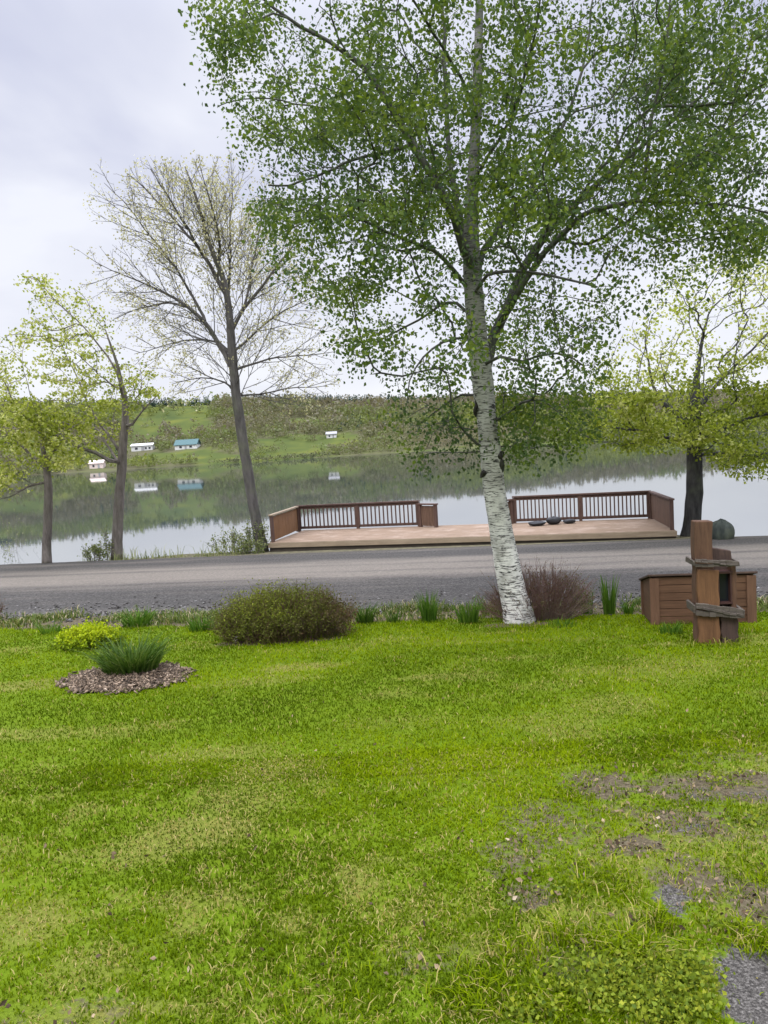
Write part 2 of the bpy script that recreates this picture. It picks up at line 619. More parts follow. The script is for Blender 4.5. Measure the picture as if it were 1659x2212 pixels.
# far woods: small clumps of leafy faces, one mass on each part of the hillside
def quads_at(C, size, seed, flat=0.0):
    r = np.random.default_rng(seed)
    n = len(C)
    a = r.normal(size=(n, 3)); a /= np.linalg.norm(a, axis=1)[:, None]
    b = r.normal(size=(n, 3)); b -= a * (a * b).sum(1)[:, None]; b /= np.linalg.norm(b, axis=1)[:, None]
    s = np.asarray(size).reshape(-1, 1) * np.ones((n, 1)) * 0.5
    k = r.uniform(.6, 1.3, (n, 4))
    V = np.stack([C + a * s * k[:, :1], C + b * s * k[:, 1:2], C - a * s * k[:, 2:3], C - b * s * k[:, 3:4]], 1).reshape(-1, 3)
    return V, np.arange(4 * n).reshape(n, 4)


def woods(name, P, H, Wd, tint, nq, m, seed, cone=False):
    r = np.random.default_rng(seed)
    n = len(P)
    C = np.repeat(P, nq, 0)
    h, w = np.repeat(H, nq), np.repeat(Wd, nq)
    k = r.random(n * nq)
    if cone:
        an = r.random(n * nq) * 2 * np.pi
        rad = w * (1 - k) * np.sqrt(r.random(n * nq))
        C = C + np.stack([rad * np.cos(an), rad * np.sin(an), h * (0.08 + .92 * k)], -1)
        sz = np.maximum(.5, 1.5 * (1 - k)) * (w / 1.6)
    else:
        d = r.normal(size=(n * nq, 3)); d /= np.linalg.norm(d, axis=1)[:, None]
        q = r.random(n * nq) ** .4
        C = C + d * np.stack([w, w, h * .5], -1) * q[:, None] + np.stack([0 * h, 0 * h, h * .55], -1)
        sz = w * r.uniform(.25, .6, n * nq)
    V, I = quads_at(C, sz, seed + 1)
    me = fast_mesh(name, V, I, 4)
    attr(me, 'tint', np.clip(np.repeat(tint, nq) + r.normal(0, .09, n * nq), 0, 1), 'FACE')
    return tag(link(name, me, m), kind='stuff')


r = np.random.default_rng(50)
y = 388 + 275 * r.random(30000) ** 0.9
x = y * r.uniform(-.75, .72, 30000)
P = np.stack([x, y, hill(x, y)], -1)
f_ = field_at(P)
dens = fbm(x * .02, y * .02, 90)
keep = (~f_ & (dens > .22)) | (f_ & (fbm(x * .045, y * .11, 93) > .62) & (r.random(30000) < .5)) | (f_ & (r.random(30000) < .006))
keep &= (P[:, 2] > LAKE_Z + .2) & ((y < 622) | (fbm(x * .014, y * .014, 95) < .34))
qx, qy = project(P)
for hx_, hy_, hw_ in ((306, 974, 34), (402, 970, 36), (207, 1012, 26), (716, 946, 20)):      # clearings in front of the houses
    keep &= ~((abs(qx - hx_) < hw_) & (qy > hy_ - 6) & (qy < hy_ + 20))
P = P[keep]
tn = np.clip(.42 + 2.6 * (fbm(P[:, 0] * .014, P[:, 1] * .022, 91) - .5) + r.normal(0, .13, len(P)), 0, .98)
Hh = r.uniform(2.6, 5.6, len(P)) * (0.8 + .5 * sstep(400, 600, P[:, 1])) * np.where(r.random(len(P)) < .12, 1.6, 1)
woods_m = leaf_mat('spring woods', [(0, (0.15, 0.135, 0.098)), (.3, (0.165, 0.155, 0.10)), (.5, (0.135, 0.145, 0.072)), (.75, (0.125, 0.155, 0.055)), (1, (0.17, 0.195, 0.055))], .35)  # low-contrast tones put some distance haze into the leaf colours
tag(woods('far_woods', P, Hh, Hh * r.uniform(.38, .6, len(P)), tn, 16, woods_m, 51), 'olive and brown budding woods on the hillside across the lake', 'woods')
y = np.concatenate([r.uniform(615, 662, 5600), r.uniform(390, 600, 900)])
x = y * r.uniform(-.75, .72, 6500)
P = np.stack([x, y, hill(x, y)], -1)
k = ((fbm(x * .014, y * .014, 95) > .34) & (y > 600) & (r.random(6500) < .95)) | ((y < 600) & (fbm(x * .014, y * .014, 96) > .56))
k &= (~field_at(P) | (y > 628)) & (P[:, 2] > LAKE_Z + .3)
qx, qy = project(P)
for hx_, hy_, hw_ in ((306, 974, 34), (402, 970, 36), (207, 1012, 26), (716, 946, 20)):
    k &= ~((abs(qx - hx_) < hw_) & (qy > hy_ - 6) & (qy < hy_ + 30))
P = P[k]
Hh = r.uniform(4.0, 9.0, len(P))
con_m = leaf_mat('conifer needles', [(0, (0.026, 0.046, 0.034)), (1, (0.055, 0.08, 0.05))], .1)
tag(woods('ridge_conifers', P, Hh, Hh * .36, r.random(len(P)), 16, con_m, 53, True), 'dark green conifers along the skyline ridge across the lake', 'conifers')
# low dark scrub on the far shore line
x = r.uniform(-330, 330, 1400)
y = 392 + r.random(1400) * 10
P = np.stack([x, y, np.maximum(hill(x, y), LAKE_Z)], -1)
P = P[(fbm(x * .02, y * 0, 97) > .52)]
Hh = r.uniform(1.2, 3.2, len(P))
scrub_m = leaf_mat('shore scrub', [(0, (0.05, 0.06, 0.03)), (1, (0.11, 0.115, 0.055))], .15)
tag(woods('shore_scrub', P, Hh, Hh * .7, r.random(len(P)), 14, scrub_m, 55), 'dark low scrub along the far waterline of the lake', 'scrub')

# houses across the lake
white_m = NT('white siding'); white_m = white_m.done(white_m.ramp(white_m.noise(2, 3), [(0.3, (0.52, 0.52, 0.51)), (0.7, (0.6, 0.6, 0.59))]), 0.7)
def plain(name, c, rough=0.7, var=0.25, sc=3):
    t = NT(name)
    return t.done(t.ramp(t.noise(sc, 5, .6), [(0.3, tuple(v * (1 - var) for v in c)), (0.7, tuple(min(1, v * (1 + var)) for v in c))]), rough)
grey_roof = plain('grey shingles', (0.28, 0.28, 0.29)); teal_roof = plain('teal metal roof', (0.07, 0.125, 0.13), .9)
dark_glass = plain('dark window glass', (0.03, 0.035, 0.045), .1); pinkish = plain('pale pink siding', (0.6, 0.5, 0.46))


def on_hill(px, py):
    d = ray(px, py)
    ks = np.linspace(300, 900, 6000)
    P = CAM + np.outer(ks, d)
    return P[np.argmax(P[:, 2] < hill(P[:, 0], P[:, 1]))]


def house(px, py, w, dep, hw, hr, wall, roof, label, rz, windows):
    p = on_hill(px, py)
    b = empty('house', p + np.array([0, dep * .5, 0]), label, 'house', 'houses across the lake', rz)
    MB().box((0, 0, hw / 2 - 1.5), (w, dep, hw + 3)).build('wall', wall, b)
    o = .5
    m = MB()
    for s in (1, -1):
        a = [(-w / 2 - o, s * (dep / 2 + o), hw + .02), (w / 2 + o, s * (dep / 2 + o), hw + .02), (w / 2 + o, 0, hw + hr), (-w / 2 - o, 0, hw + hr)]
        a2 = [(q[0], q[1], q[2] + .25) for q in a]
        m.add(a + a2, [(0, 1, 2, 3), (4, 5, 6, 7), (0, 1, 5, 4), (0, 3, 7, 4), (1, 2, 6, 5)])
    for s in (1, -1):
        m.add([(s * w / 2, -dep / 2, hw), (s * w / 2, dep / 2, hw), (s * w / 2, 0, hw + hr)], [(0, 1, 2)])
    m.build('roof', roof, b)
    for wx, ww, z0, hh, nm in windows:
        MB().box((wx, -dep / 2 - .03, z0 + hh / 2), (ww, .1, hh)).build(nm, dark_glass if nm == 'window' else grey_roof, b)


house(306, 974, 12.5, 8, 3.0, 1.3, white_m, white_m, 'long white house with dark garage openings in a hillside field', .05,
      [(-3.2, 1.6, .9, 1.3, 'window'), (0.6, 1.8, 0, 2.4, 'door'), (2.4, 1.2, .9, 1.2, 'window'), (4.6, 1.2, .9, 1.2, 'window')])
house(402, 970, 13, 9, 2.3, 3.2, white_m, teal_roof, 'house with teal green roof above white wall across the lake', -.04, [(-3, 1.5, .7, 1.2, 'window'), (0, 1.2, 0, 2.0, 'door'), (3, 1.5, .7, 1.2, 'window')])
house(207, 1012, 7, 6, 2.6, 1.6, pinkish, pinkish, 'small pinkish house near the far shore behind the forked maple', .1, [(-1.4, 1, .8, 1.1, 'window'), (1.3, 1, 0, 2, 'door')])
house(716, 946, 6, 5, 2.2, 1.5, white_m, grey_roof, 'tiny pale house with grey roof at the upper field edge', 0, [(-1.2, .9, .7, 1, 'window'), (1.2, .9, 0, 1.9, 'door')])


# ------------------------------------------------------------------ leaves and trees
def leaf_cards(name, C, size, tint, m, parent, seed, droop=0.0, aspect=0.75):
    """diamond leaves folded along the midrib: four points, two triangles each."""
    r = np.random.default_rng(seed)
    n = len(C)
    L = r.normal(size=(n, 3)); L[:, 2] -= droop
    L /= np.linalg.norm(L, axis=1)[:, None]
    S = r.normal(size=(n, 3)); S -= L * (L * S).sum(1)[:, None]; S /= np.linalg.norm(S, axis=1)[:, None]
    N = np.cross(L, S)
    s = (np.asarray(size) * r.uniform(.65, 1.3, n))[:, None]
    w = s * aspect * 0.5
    base, tip = C, C + L * s
    midp = C + L * s * .42
    a, b = midp + S * w + N * w * .3, midp - S * w + N * w * .3
    V = np.stack([base, a, tip, b], 1).reshape(-1, 3)
    q = np.arange(n)[:, None] * 4
    I = np.concatenate([q + [0, 1, 2], q + [0, 2, 3]], 1).reshape(-1, 3)
    me = fast_mesh(name, V, I, 3)
    attr(me, 'tint', np.repeat(np.clip(tint, 0, 1), 2), 'FACE')
    return link(name, me, m, parent)


def resample(P, R, step):
    P, R = np.asarray(P, float), np.asarray(R, float)
    # smooth with Catmull-Rom then resample
    Q, q = [], []
    n = len(P)
    for i in range(n - 1):
        p0, p1, p2, p3 = P[max(i - 1, 0)], P[i], P[i + 1], P[min(i + 2, n - 1)]
        k = max(2, int(np.linalg.norm(p2 - p1) / step))
        for j in range(k):
            s = j / k
            Q.append(.5 * ((2 * p1) + (-p0 + p2) * s + (2 * p0 - 5 * p1 + 4 * p2 - p3) * s * s + (-p0 + 3 * p1 - 3 * p2 + p3) * s ** 3))
            q.append(R[i] + (R[i + 1] - R[i]) * s)
    Q.append(P[-1]); q.append(R[-1])
    return np.array(Q), np.array(q)


class Tree:
    def __init__(s, seed):
        s.r = np.random.default_rng(seed)
        s.pos, s.dir, s.par, s.plen, s.rad = [], [], [], [], []
        s.limbs, s.twigs = [], []

    def limb(s, P, R, step=.2, wob=0.0, attach=True):
        P = np.array(P, float)
        if attach and s.pos:
            A = np.array(s.pos)
            j = int(np.argmin(np.linalg.norm(A - P[0], axis=1)))
            P[0] = A[j]
            base = s.plen[j]
        else:
            j, base = -1, 0
        Q, q = resample(P, R, step)
        if wob:
            w = np.cumsum(s.r.normal(0, wob, Q.shape), 0)
            w -= np.linspace(0, 1, len(Q))[:, None] * w[-1]
            Q = Q + w
        s.limbs.append((Q, q))
        T = np.gradient(Q, axis=0)
        for i in range(len(Q)):
            s.pos.append(Q[i]); s.dir.append(T[i] / (np.linalg.norm(T[i]) + 1e-9))
            s.par.append(j); j = len(s.pos) - 1
            base += np.linalg.norm(Q[i] - Q[i - 1]) if i else 0
            s.plen.append(base); s.rad.append(q[i])

    def grow(s, A, bf=.25, start=0, up=0.0, droop=0.0, zmin=-99, jit=.06):
        A = np.asarray(A)
        D = np.array(s.pos)
        d0 = np.min(np.linalg.norm(A[:, None] - D[None, ::4], axis=2), axis=1)
        for a in A[np.argsort(d0)]:
            N = np.array(s.pos); DR = np.array(s.dir)
            v = a - N
            L = np.linalg.norm(v, axis=1) + 1e-6
            cs = (v * DR).sum(1) / L
            cost = L * (1 + .55 * (1 - cs)) + bf * np.array(s.plen)
            cost[N[:, 2] < zmin] += 99
            j = int(np.argmin(cost))
            L, p0, d = L[j], N[j], DR[j]
            if L < .03: continue
            k = max(3, int(L / .22))
            c1 = p0 + d * L * .35 + np.array([0, 0, up * L * .3])
            c2 = a - (a - p0) * .25 + np.array([0, 0, droop * L * .3])
            pts = []
            for i in range(k + 1):
                q = i / k
                pts.append((1 - q) ** 3 * p0 + 3 * (1 - q) ** 2 * q * c1 + 3 * (1 - q) * q * q * c2 + q ** 3 * a)
            pts = np.array(pts)
            pts[1:-1] += s.r.normal(0, jit * min(L, 1.0) * .4, (k - 1, 3))
            T = np.gradient(pts, axis=0)
            ids = [j]
            for i in range(1, k + 1):
                s.pos.append(pts[i]); s.dir.append(T[i] / (np.linalg.norm(T[i]) + 1e-9)); s.par.append(ids[-1])
                s.plen.append(s.plen[ids[-1]] + np.linalg.norm(pts[i] - pts[i - 1])); s.rad.append(0)
                ids.append(len(s.pos) - 1)
            s.twigs.append(ids)

    def spray(s, p, d, L, lv, rr, upw):
        """one straight-ish shoot and its side shoots"""
        k = max(3, int(L / .2))
        pts, ids = [p], [None]
        dd = d / np.linalg.norm(d)
        for i in range(k):
            dd = dd + rr.normal(0, .035, 3) + np.array([0, 0, upw]) / k
            dd /= np.linalg.norm(dd)
            pts.append(pts[-1] + dd * L / k)
        pts = np.array(pts)
        s.sprays.append((pts, lv))
        if lv >= 4: return
        n = max(2, int(L / (.34, .30, .26, .24)[lv]))
        side = rr.random() * 6.28
        for i in range(n):
            q = .18 + .80 * (i + rr.random()) / n
            f = q * k
            j = min(int(f), k - 1)
            b = pts[j] + (pts[j + 1] - pts[j]) * (f - j)
            T = pts[j + 1] - pts[j]; T /= np.linalg.norm(T)
            side += 2.4 + rr.normal(0, .5)
            a = np.cross(T, [.3, .9, .1]); a /= np.linalg.norm(a); c = np.cross(T, a)
            ang = math.radians(rr.uniform(24, 46))
            nd = T * math.cos(ang) + (a * math.cos(side) + c * math.sin(side)) * math.sin(ang)
            l2 = min(L * (.60 - .32 * q), 2.2) * rr.uniform(.75, 1.2)
            if l2 > .14: s.spray(b, nd, l2, lv + 1, rr, upw)

    def fan(s, rr, opts):
        s.sprays = []
        for li, (Q, q) in enumerate(s.limbs):
            L = np.concatenate([[0], np.cumsum(np.linalg.norm(np.diff(Q, axis=0), axis=1))])
            tot = L[-1]
            d0 = opts['start'] * tot if li == 0 else .22 * tot
            side = rr.random() * 6.28
            x = d0
            while x < tot * .985:
                j = min(np.searchsorted(L, x) - 1, len(Q) - 2)
                T = Q[j + 1] - Q[j]; T /= np.linalg.norm(T)
                a = np.cross(T, [.3, .9, .1]); a /= np.linalg.norm(a); c = np.cross(T, a)
                side += 2.4 + rr.normal(0, .4)
                ang = math.radians(rr.uniform(28, 50))
                d = T * math.cos(ang) + (a * math.cos(side) + c * math.sin(side)) * math.sin(ang)
                rem = tot - x + .5
                s.spray(Q[j], d, min(.5 + rem * (.42 if li else .30), opts['lmax']) * rr.uniform(.7, 1.15), 1, rr, opts['up'])
                x += opts['gap'] * rr.uniform(.7, 1.3)

    def spray_mb(s, base=.014):
        m = MB()
        for P, lv in s.sprays:
            L = np.linalg.norm(P[-1] - P[0])
            r_ = min(.005 + .007 * L, .018) * (1, 1, .8, .7, .65)[lv]
            m.tube(P, np.linspace(r_, .0035, len(P)), 4 if lv < 3 else 3, cap=False)
        return m

    def spray_pts(s, rr, per):
        o = []
        for P, lv in s.sprays:
            if lv < 2: continue
            n = rr.poisson(per)
            for q in (1 - rr.random(n) ** 1.6 * .8):
                f = q * (len(P) - 1); i = min(int(f), len(P) - 2)
                o.append(P[i] + (P[i + 1] - P[i]) * (f - i))
        return np.array(o)

    def twig_mb(s, r0, ex=.5, sides=5, cap=.06):
        n = len(s.pos)
        cnt = np.zeros(n)
        for ids in s.twigs: cnt[ids[-1]] += 1
        for i in range(n - 1, -1, -1):
            if s.par[i] >= 0: cnt[s.par[i]] += cnt[i]
        m = MB()
        pos = np.array(s.pos)
        for ids in s.twigs:
            R = [min(r0 * max(cnt[i], 1) ** ex, cap) for i in ids]
            R[0] = min(R[1], s.rad[ids[0]] * .8) if s.rad[ids[0]] > 0 else R[1]
            R[-1] *= .6
            m.tube(pos[ids], R, 4 if max(R) < r0 * 2.5 else sides, cap=False)
        return m

    def along(s, n_per, lo=.25):
        """points along the outer part of every twig"""
        o = []
        pos = np.array(s.pos)
        for ids in s.twigs:
            P = pos[ids]
            q = lo + (1 - lo) * s.r.random(n_per) ** .8
            f = q * (len(P) - 1)
            i = np.minimum(f.astype(int), len(P) - 2)
            o.append(P[i] + (P[i + 1] - P[i]) * (f - i)[:, None])
        return np.concatenate(o)


def sample_poly(poly, n, r):
    poly = list(poly)
    xs_, ys_ = [p[0] for p in poly], [p[1] for p in poly]
    ox, oy = [], []
    while len(ox) < n:
        a = r.uniform(min(xs_), max(xs_), 4 * n); b = r.uniform(min(ys_), max(ys_), 4 * n)
        k = in_poly(a, b, poly)
        ox += list(a[k]); oy += list(b[k])
    return np.array(ox[:n]), np.array(oy[:n])


def crown_points(poly, n, Y, half, cx, rx, r, zlo=None):
    """points filling a crown of round plan: spread in depth most near its axis"""
    a, b = sample_poly(poly, n, r)
    o = []
    for px, py in zip(a, b):
        k = math.sqrt(max(0.05, 1 - ((px - cx) / rx) ** 2))
        o.append(at_depth(px, py, Y + half * k * r.uniform(-1, 1)))
    return np.array(o)


# --- the birch
BB = on_ground(1122, 1343)
BY = BB[1]
def B(px, py, dy=0.0):
    return at_depth(px, py, BY + dy)
PXM = BY / F
tr = Tree(11)
trunk_px = [(1123, 1352, 39), (1119, 1325, 33.5), (1108, 1280, 30), (1094, 1210, 27.5), (1080, 1130, 25), (1068, 1060, 24), (1060, 980, 22.5), (1051, 900, 22), (1043, 830, 23), (1036, 770, 22), (1028, 690, 20.5),
            (1021, 600, 20), (1018, 520, 17), (1019, 440, 14), (1024, 350, 12), (1029, 240, 11), (1033, 120, 9.5), (1036, 0, 8), (1040, -150, 6), (1042, -300, 4), (1040, -430, 2)]
tr.limb([B(x, y, .0 + .0004 * max(0, 700 - y)) for x, y, _ in trunk_px], [w * PXM for _, _, w in trunk_px], .12)
def blimb(L, dys, wob=.012):
    n = len(L)
    tr.limb([B(x, y, dys * (i / (n - 1)) ** .9) for i, (x, y, _) in enumerate(L)], [w * PXM / 2 for _, _, w in L], .18, wob)
blimb([(1044, 830, 24), (1058, 765, 24), (1078, 710, 23), (1105, 650, 21), (1150, 560, 19), (1205, 480, 17), (1290, 400, 13), (1370, 330, 10), (1470, 250, 7), (1570, 150, 4)], 1.0)
blimb([(1080, 705, 15), (1118, 640, 14), (1180, 550, 12), (1255, 470, 11), (1340, 440, 9), (1430, 432, 7), (1560, 440, 5), (1700, 470, 3)], -.9)
blimb([(1370, 437, 8), (1392, 390, 8), (1398, 320, 8), (1410, 220, 6), (1440, 100, 5), (1450, -40, 3)], -.7)
blimb([(1026, 640, 16), (1035, 560, 15), (1090, 480, 12), (1150, 400, 10), (1200, 290, 8), (1250, 150, 6), (1280, 0, 4)], 1.6)
blimb([(1012, 600, 19), (1000, 540, 19), (972, 470, 17), (930, 390, 16), (880, 310, 15), (830, 220, 13), (780, 150, 11), (710, 95, 8), (620, 40, 6), (540, -30, 4)], -.6)
blimb([(1010, 560, 14), (990, 470, 13), (968, 350, 11), (957, 200, 10), (953, 60, 8), (948, -100, 6), (945, -230, 3)], 1.3)
blimb([(1012, 640, 9), (985, 590, 9), (945, 545, 8), (905, 528, 7), (840, 500, 6), (760, 470, 5), (660, 480, 3), (600, 510, 2)], -1.2)
blimb([(1015, 690, 7), (985, 655, 7), (950, 660, 6), (905, 690, 5), (850, 720, 4), (790, 760, 3)], 1.4)
blimb([(900, 330, 8), (830, 330, 7), (740, 350, 5), (650, 390, 4), (580, 400, 3)], -1.8)
blimb([(860, 270, 7), (780, 250, 6), (680, 240, 4), (560, 215, 3), (470, 230, 2)], .9)
blimb([(1042, 780, 7), (1080, 770, 7), (1130, 775, 5), (1200, 760, 4), (1260, 790, 3)], -1.3)
blimb([(1033, 640, 7), (1060, 600, 7), (1110, 590, 6), (1190, 600, 5), (1290, 620, 3)], -2.2)
blimb([(1260, 465, 7), (1340, 480, 6), (1450, 520, 4), (1540, 500, 3)], 1.4)
blimb([(1020, 400, 8), (1060, 330, 7), (1110, 240, 6), (1150, 120, 5), (1170, -30, 3)], -1.7)
blimb([(1470, 250, 7), (1580, 220, 6), (1700, 160, 4), (1850, 150, 2)], -1.2)
blimb([(1030, 240, 7), (990, 160, 6), (930, 60, 5), (860, -60, 3)], -1.9)
blimb([(1036, 750, 6), (1010, 730, 6), (960, 740, 5), (900, 800, 3), (880, 870, 2)], -1.5)
blimb([(1045, 860, 6), (1000, 850, 5), (950, 880, 4), (900, 920, 2)], 1.0)
r = np.random.default_rng(12)
main = [(405, -20), (440, 60), (470, 120), (450, 225), (500, 275), (540, 300), (515, 350), (550, 430), (560, 530), (620, 590), (650, 640), (690, 640), (720, 690), (700, 740), (760, 800), (850, 850), (940, 860), (985, 820),
        (1005, 780), (1040, 700), (1075, 760), (1120, 850), (1240, 860), (1320, 800), (1330, 720), (1400, 680), (1430, 590), (1480, 560), (1560, 590), (1660, 560), (1800, 520), (1880, 350), (1850, 100), (1750, -60), (1500, -260), (1250, -430), (1040, -520), (820, -420), (560, -240)]
A1 = crown_points(main, 1150, BY, 3.4, 1080, 900, r)
low = [(800, 860), (1010, 850), (1035, 940), (1020, 1010), (960, 1010), (900, 1000), (860, 950)]
lowr = [(1080, 830), (1200, 840), (1300, 850), (1290, 930), (1180, 985), (1090, 1000), (1075, 900)]
dense = [(700, 150), (960, 100), (1000, 500), (760, 560), (600, 480)]
dense2 = [(1250, 60), (1640, 60), (1660, 480), (1300, 430)]
dense3 = [(1000, 120), (1240, 200), (1240, 480), (1060, 560), (1010, 500)]
A = np.concatenate([A1, crown_points(dense, 130, BY, 2.6, 900, 700, r), crown_points(dense2, 170, BY, 2.4, 1300, 700, r), crown_points(dense3, 110, BY, 3, 1100, 500, r),
                    crown_points(low, 38, BY + .2, 1.6, 960, 400, r), crown_points(lowr, 44, BY, 1.5, 1150, 400, r)])
tr.grow(A, .22, droop=.25, zmin=BB[2] + 2.5)
birch = empty('birch_tree', BB, 'tall white barked birch in full leaf at the lawn edge', 'tree')
inv = np.array(BB)


def local(m, base):
    m.v = [(a - base[0], b - base[1], c - base[2]) for a, b, c in m.v]
    return m


t = NT('birch bark')
big = t.noise(3.0, 4, .6, (1, 1, .9))
dash = t.noise(1.0, 3, .6, (7, 7, 60))
blot = t.noise(1.0, 4, .65, (6, 6, 22))
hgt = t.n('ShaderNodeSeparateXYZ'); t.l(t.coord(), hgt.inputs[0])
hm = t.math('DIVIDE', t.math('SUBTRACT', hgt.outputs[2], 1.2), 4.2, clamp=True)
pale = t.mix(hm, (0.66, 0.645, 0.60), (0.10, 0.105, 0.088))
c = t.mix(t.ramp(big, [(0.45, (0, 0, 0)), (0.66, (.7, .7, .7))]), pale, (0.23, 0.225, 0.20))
c = t.mix(t.ramp(dash, [(0.53, (0, 0, 0)), (0.60, (.95, .95, .95))]), c, (0.06, 0.055, 0.05))
c = t.mix(t.ramp(blot, [(0.575, (0, 0, 0)), (0.63, (.95, .95, .95))]), c, (0.022, 0.021, 0.02))
t.bump(dash, 0.5, 0.01)
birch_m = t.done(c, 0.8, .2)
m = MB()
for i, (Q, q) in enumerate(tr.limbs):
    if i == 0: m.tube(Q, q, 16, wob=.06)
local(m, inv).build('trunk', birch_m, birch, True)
m = MB()
for Q, q in tr.limbs[1:]: m.tube(Q, q, 8, wob=.06)
limb_m = bark_mat('birch limb bark', (0.03, 0.03, 0.027), (0.10, 0.10, 0.088), 10)
local(m, inv).build('branches', limb_m, birch, True)
local(tr.twig_mb(.0035, .5, cap=.028), inv).build('twigs', limb_m, birch)
# rough black scars where limbs were lost
scar_m = bark_mat('black bark scar', (0.012, 0.011, 0.01), (0.06, 0.055, 0.05), 30)
for px, py, w, h in ((1079, 1015, 9, 30), (1078, 985, 12, 9), (1046, 1022, 8, 9), (1029, 880, 5, 22), (1033, 850, 6, 10), (1070, 905, 5, 12), (1092, 1180, 4, 10)):
    c0 = B(px, py, -.07)
    m = MB()
    k, nn = 7, 8
    ax = np.linspace(-1, 1, k)
    m.tube([c0 + np.array([.02 * math.sin(3 * a), .03 * (abs(a)), a * h * PXM]) for a in ax], [max(.004, w * PXM * math.sqrt(max(0, 1 - a * a)) * random.uniform(.7, 1.2)) for a in ax], nn, wob=.5)
    local(m, inv).build('bark_scar', scar_m, birch)
pts = tr.along(112, .12)
pts = pts + r.normal(0, .14, pts.shape) + np.array([0, 0, -.07])
cl = fbm(pts[:, 0] * 1.5 + pts[:, 1] * .5 + 40, pts[:, 2] * 1.7 - pts[:, 1] * .6, 17, 3)
keep = (r.random(len(pts)) < .13 + 2.6 * np.clip(cl - .38, 0, .5))
pts, cl = pts[keep], cl[keep]
leaf_birch = leaf_mat('birch leaf', [(0, (0.040, 0.068, 0.030)), (.5, (0.072, 0.116, 0.032)), (1, (0.15, 0.20, 0.028))], .42)
leaf_cards('crown', pts - inv, .060, .42 + 1.4 * (cl - .5) + r.normal(0, .2, len(pts)), leaf_birch, birch, 21, droop=.8)


# --- trees on the lake bank
def bank_tree(name, base_px, label, limbs, polys, leaf, size, per, seed, bark, tintm=.5, half=2.2, cx=0, rx=400, r0=.006, droop=0.0, up=.2, sig=.12, wob=.02, zmin=1.2, cap=.03, lo=.2, flat=1.0, keepf=1.0, thin=None, jit=.06, fan=None, lw=1.0):
    b = on_ground(*base_px) if base_px[1] > 0 else None
    Y = b[1]
    b[2] = ground(b[0], b[1]) - .05
    t = Tree(seed)
    rr = np.random.default_rng(seed + 1)
    px2m = Y / F
    for i, (L, dy) in enumerate(limbs):
        n = len(L)
        t.limb([at_depth(x, y, Y + dy * (k / (n - 1))) for k, (x, y, _) in enumerate(L)], [w * px2m / 2 * ((lw * (1 - .45 * k / (n - 1))) if i else 1) for k, (_, _, w) in enumerate(L)], .25, wob if i else wob * .4)
    if fan:
        t.fan(rr, fan)
        polys = None
    A = np.concatenate([crown_points(p, n, Y, half, cx, rx, rr) for p, n in polys]) if polys else None
    if polys: t.grow(A, .2, up=up, droop=droop, zmin=b[2] + zmin, jit=jit)
    root = empty(name, b, label, 'tree', None)
    m = MB()
    m.tube(*t.limbs[0], 12, wob=.1)
    local(m, b).build('trunk', bark, root, True)
    m = MB()
    for Q, q in t.limbs[1:]: m.tube(Q, q, 6, wob=.1)
    tw = t.spray_mb() if fan else t.twig_mb(r0, .45, cap=cap)
    m.add(tw.v, tw.f)
    local(m, b).build('branches', bark, root)
    p = t.spray_pts(rr, fan['per']) if fan else t.along(per, lo)
    p = p + rr.normal(0, sig, p.shape) * np.array([1, 1, flat])
    cl = fbm(p[:, 0] * .9 + p[:, 2] * .5, p[:, 1] * .9 + p[:, 2] * .9, seed, 3)
    k = rr.random(len(p)) < keepf * np.clip(.2 + 2.6 * (cl - .28), .05, 1)
    if thin:                       # fewer, paler leaves high up, where they are only just opening
        hgt_ = sstep(thin[0], thin[1], p[:, 2])
        k &= rr.random(len(p)) > hgt_ * thin[2]
        cl = cl + .30 * hgt_ - .1
    p, cl = p[k], cl[k]
    leaf_cards('crown', p - b, size, tintm + 1.2 * (cl - .5) + rr.normal(0, .2, len(p)), leaf, root, seed + 2, droop=.2, aspect=.9)
    return root


grey_bark = bark_mat('grey brown bark', (0.065, 0.056, 0.048), (0.21, 0.185, 0.165), 9)
ash_bark = bark_mat('ash grey bark', (0.04, 0.037, 0.035), (0.135, 0.125, 0.118), 9)
dark_bark = bark_mat('dark bark', (0.018, 0.018, 0.018), (0.07, 0.068, 0.066), 9)
leaf_spring = leaf_mat('spring maple leaf', [(0, (0.065, 0.09, 0.012)), (.45, (0.155, 0.195, 0.018)), (.7, (0.25, 0.28, 0.05)), (1, (0.40, 0.41, 0.18))], .5)
leaf_bud = leaf_mat('pale bud', [(0, (0.22, 0.195, 0.125)), (.5, (0.36, 0.34, 0.21)), (1, (0.52, 0.50, 0.36))], .35)

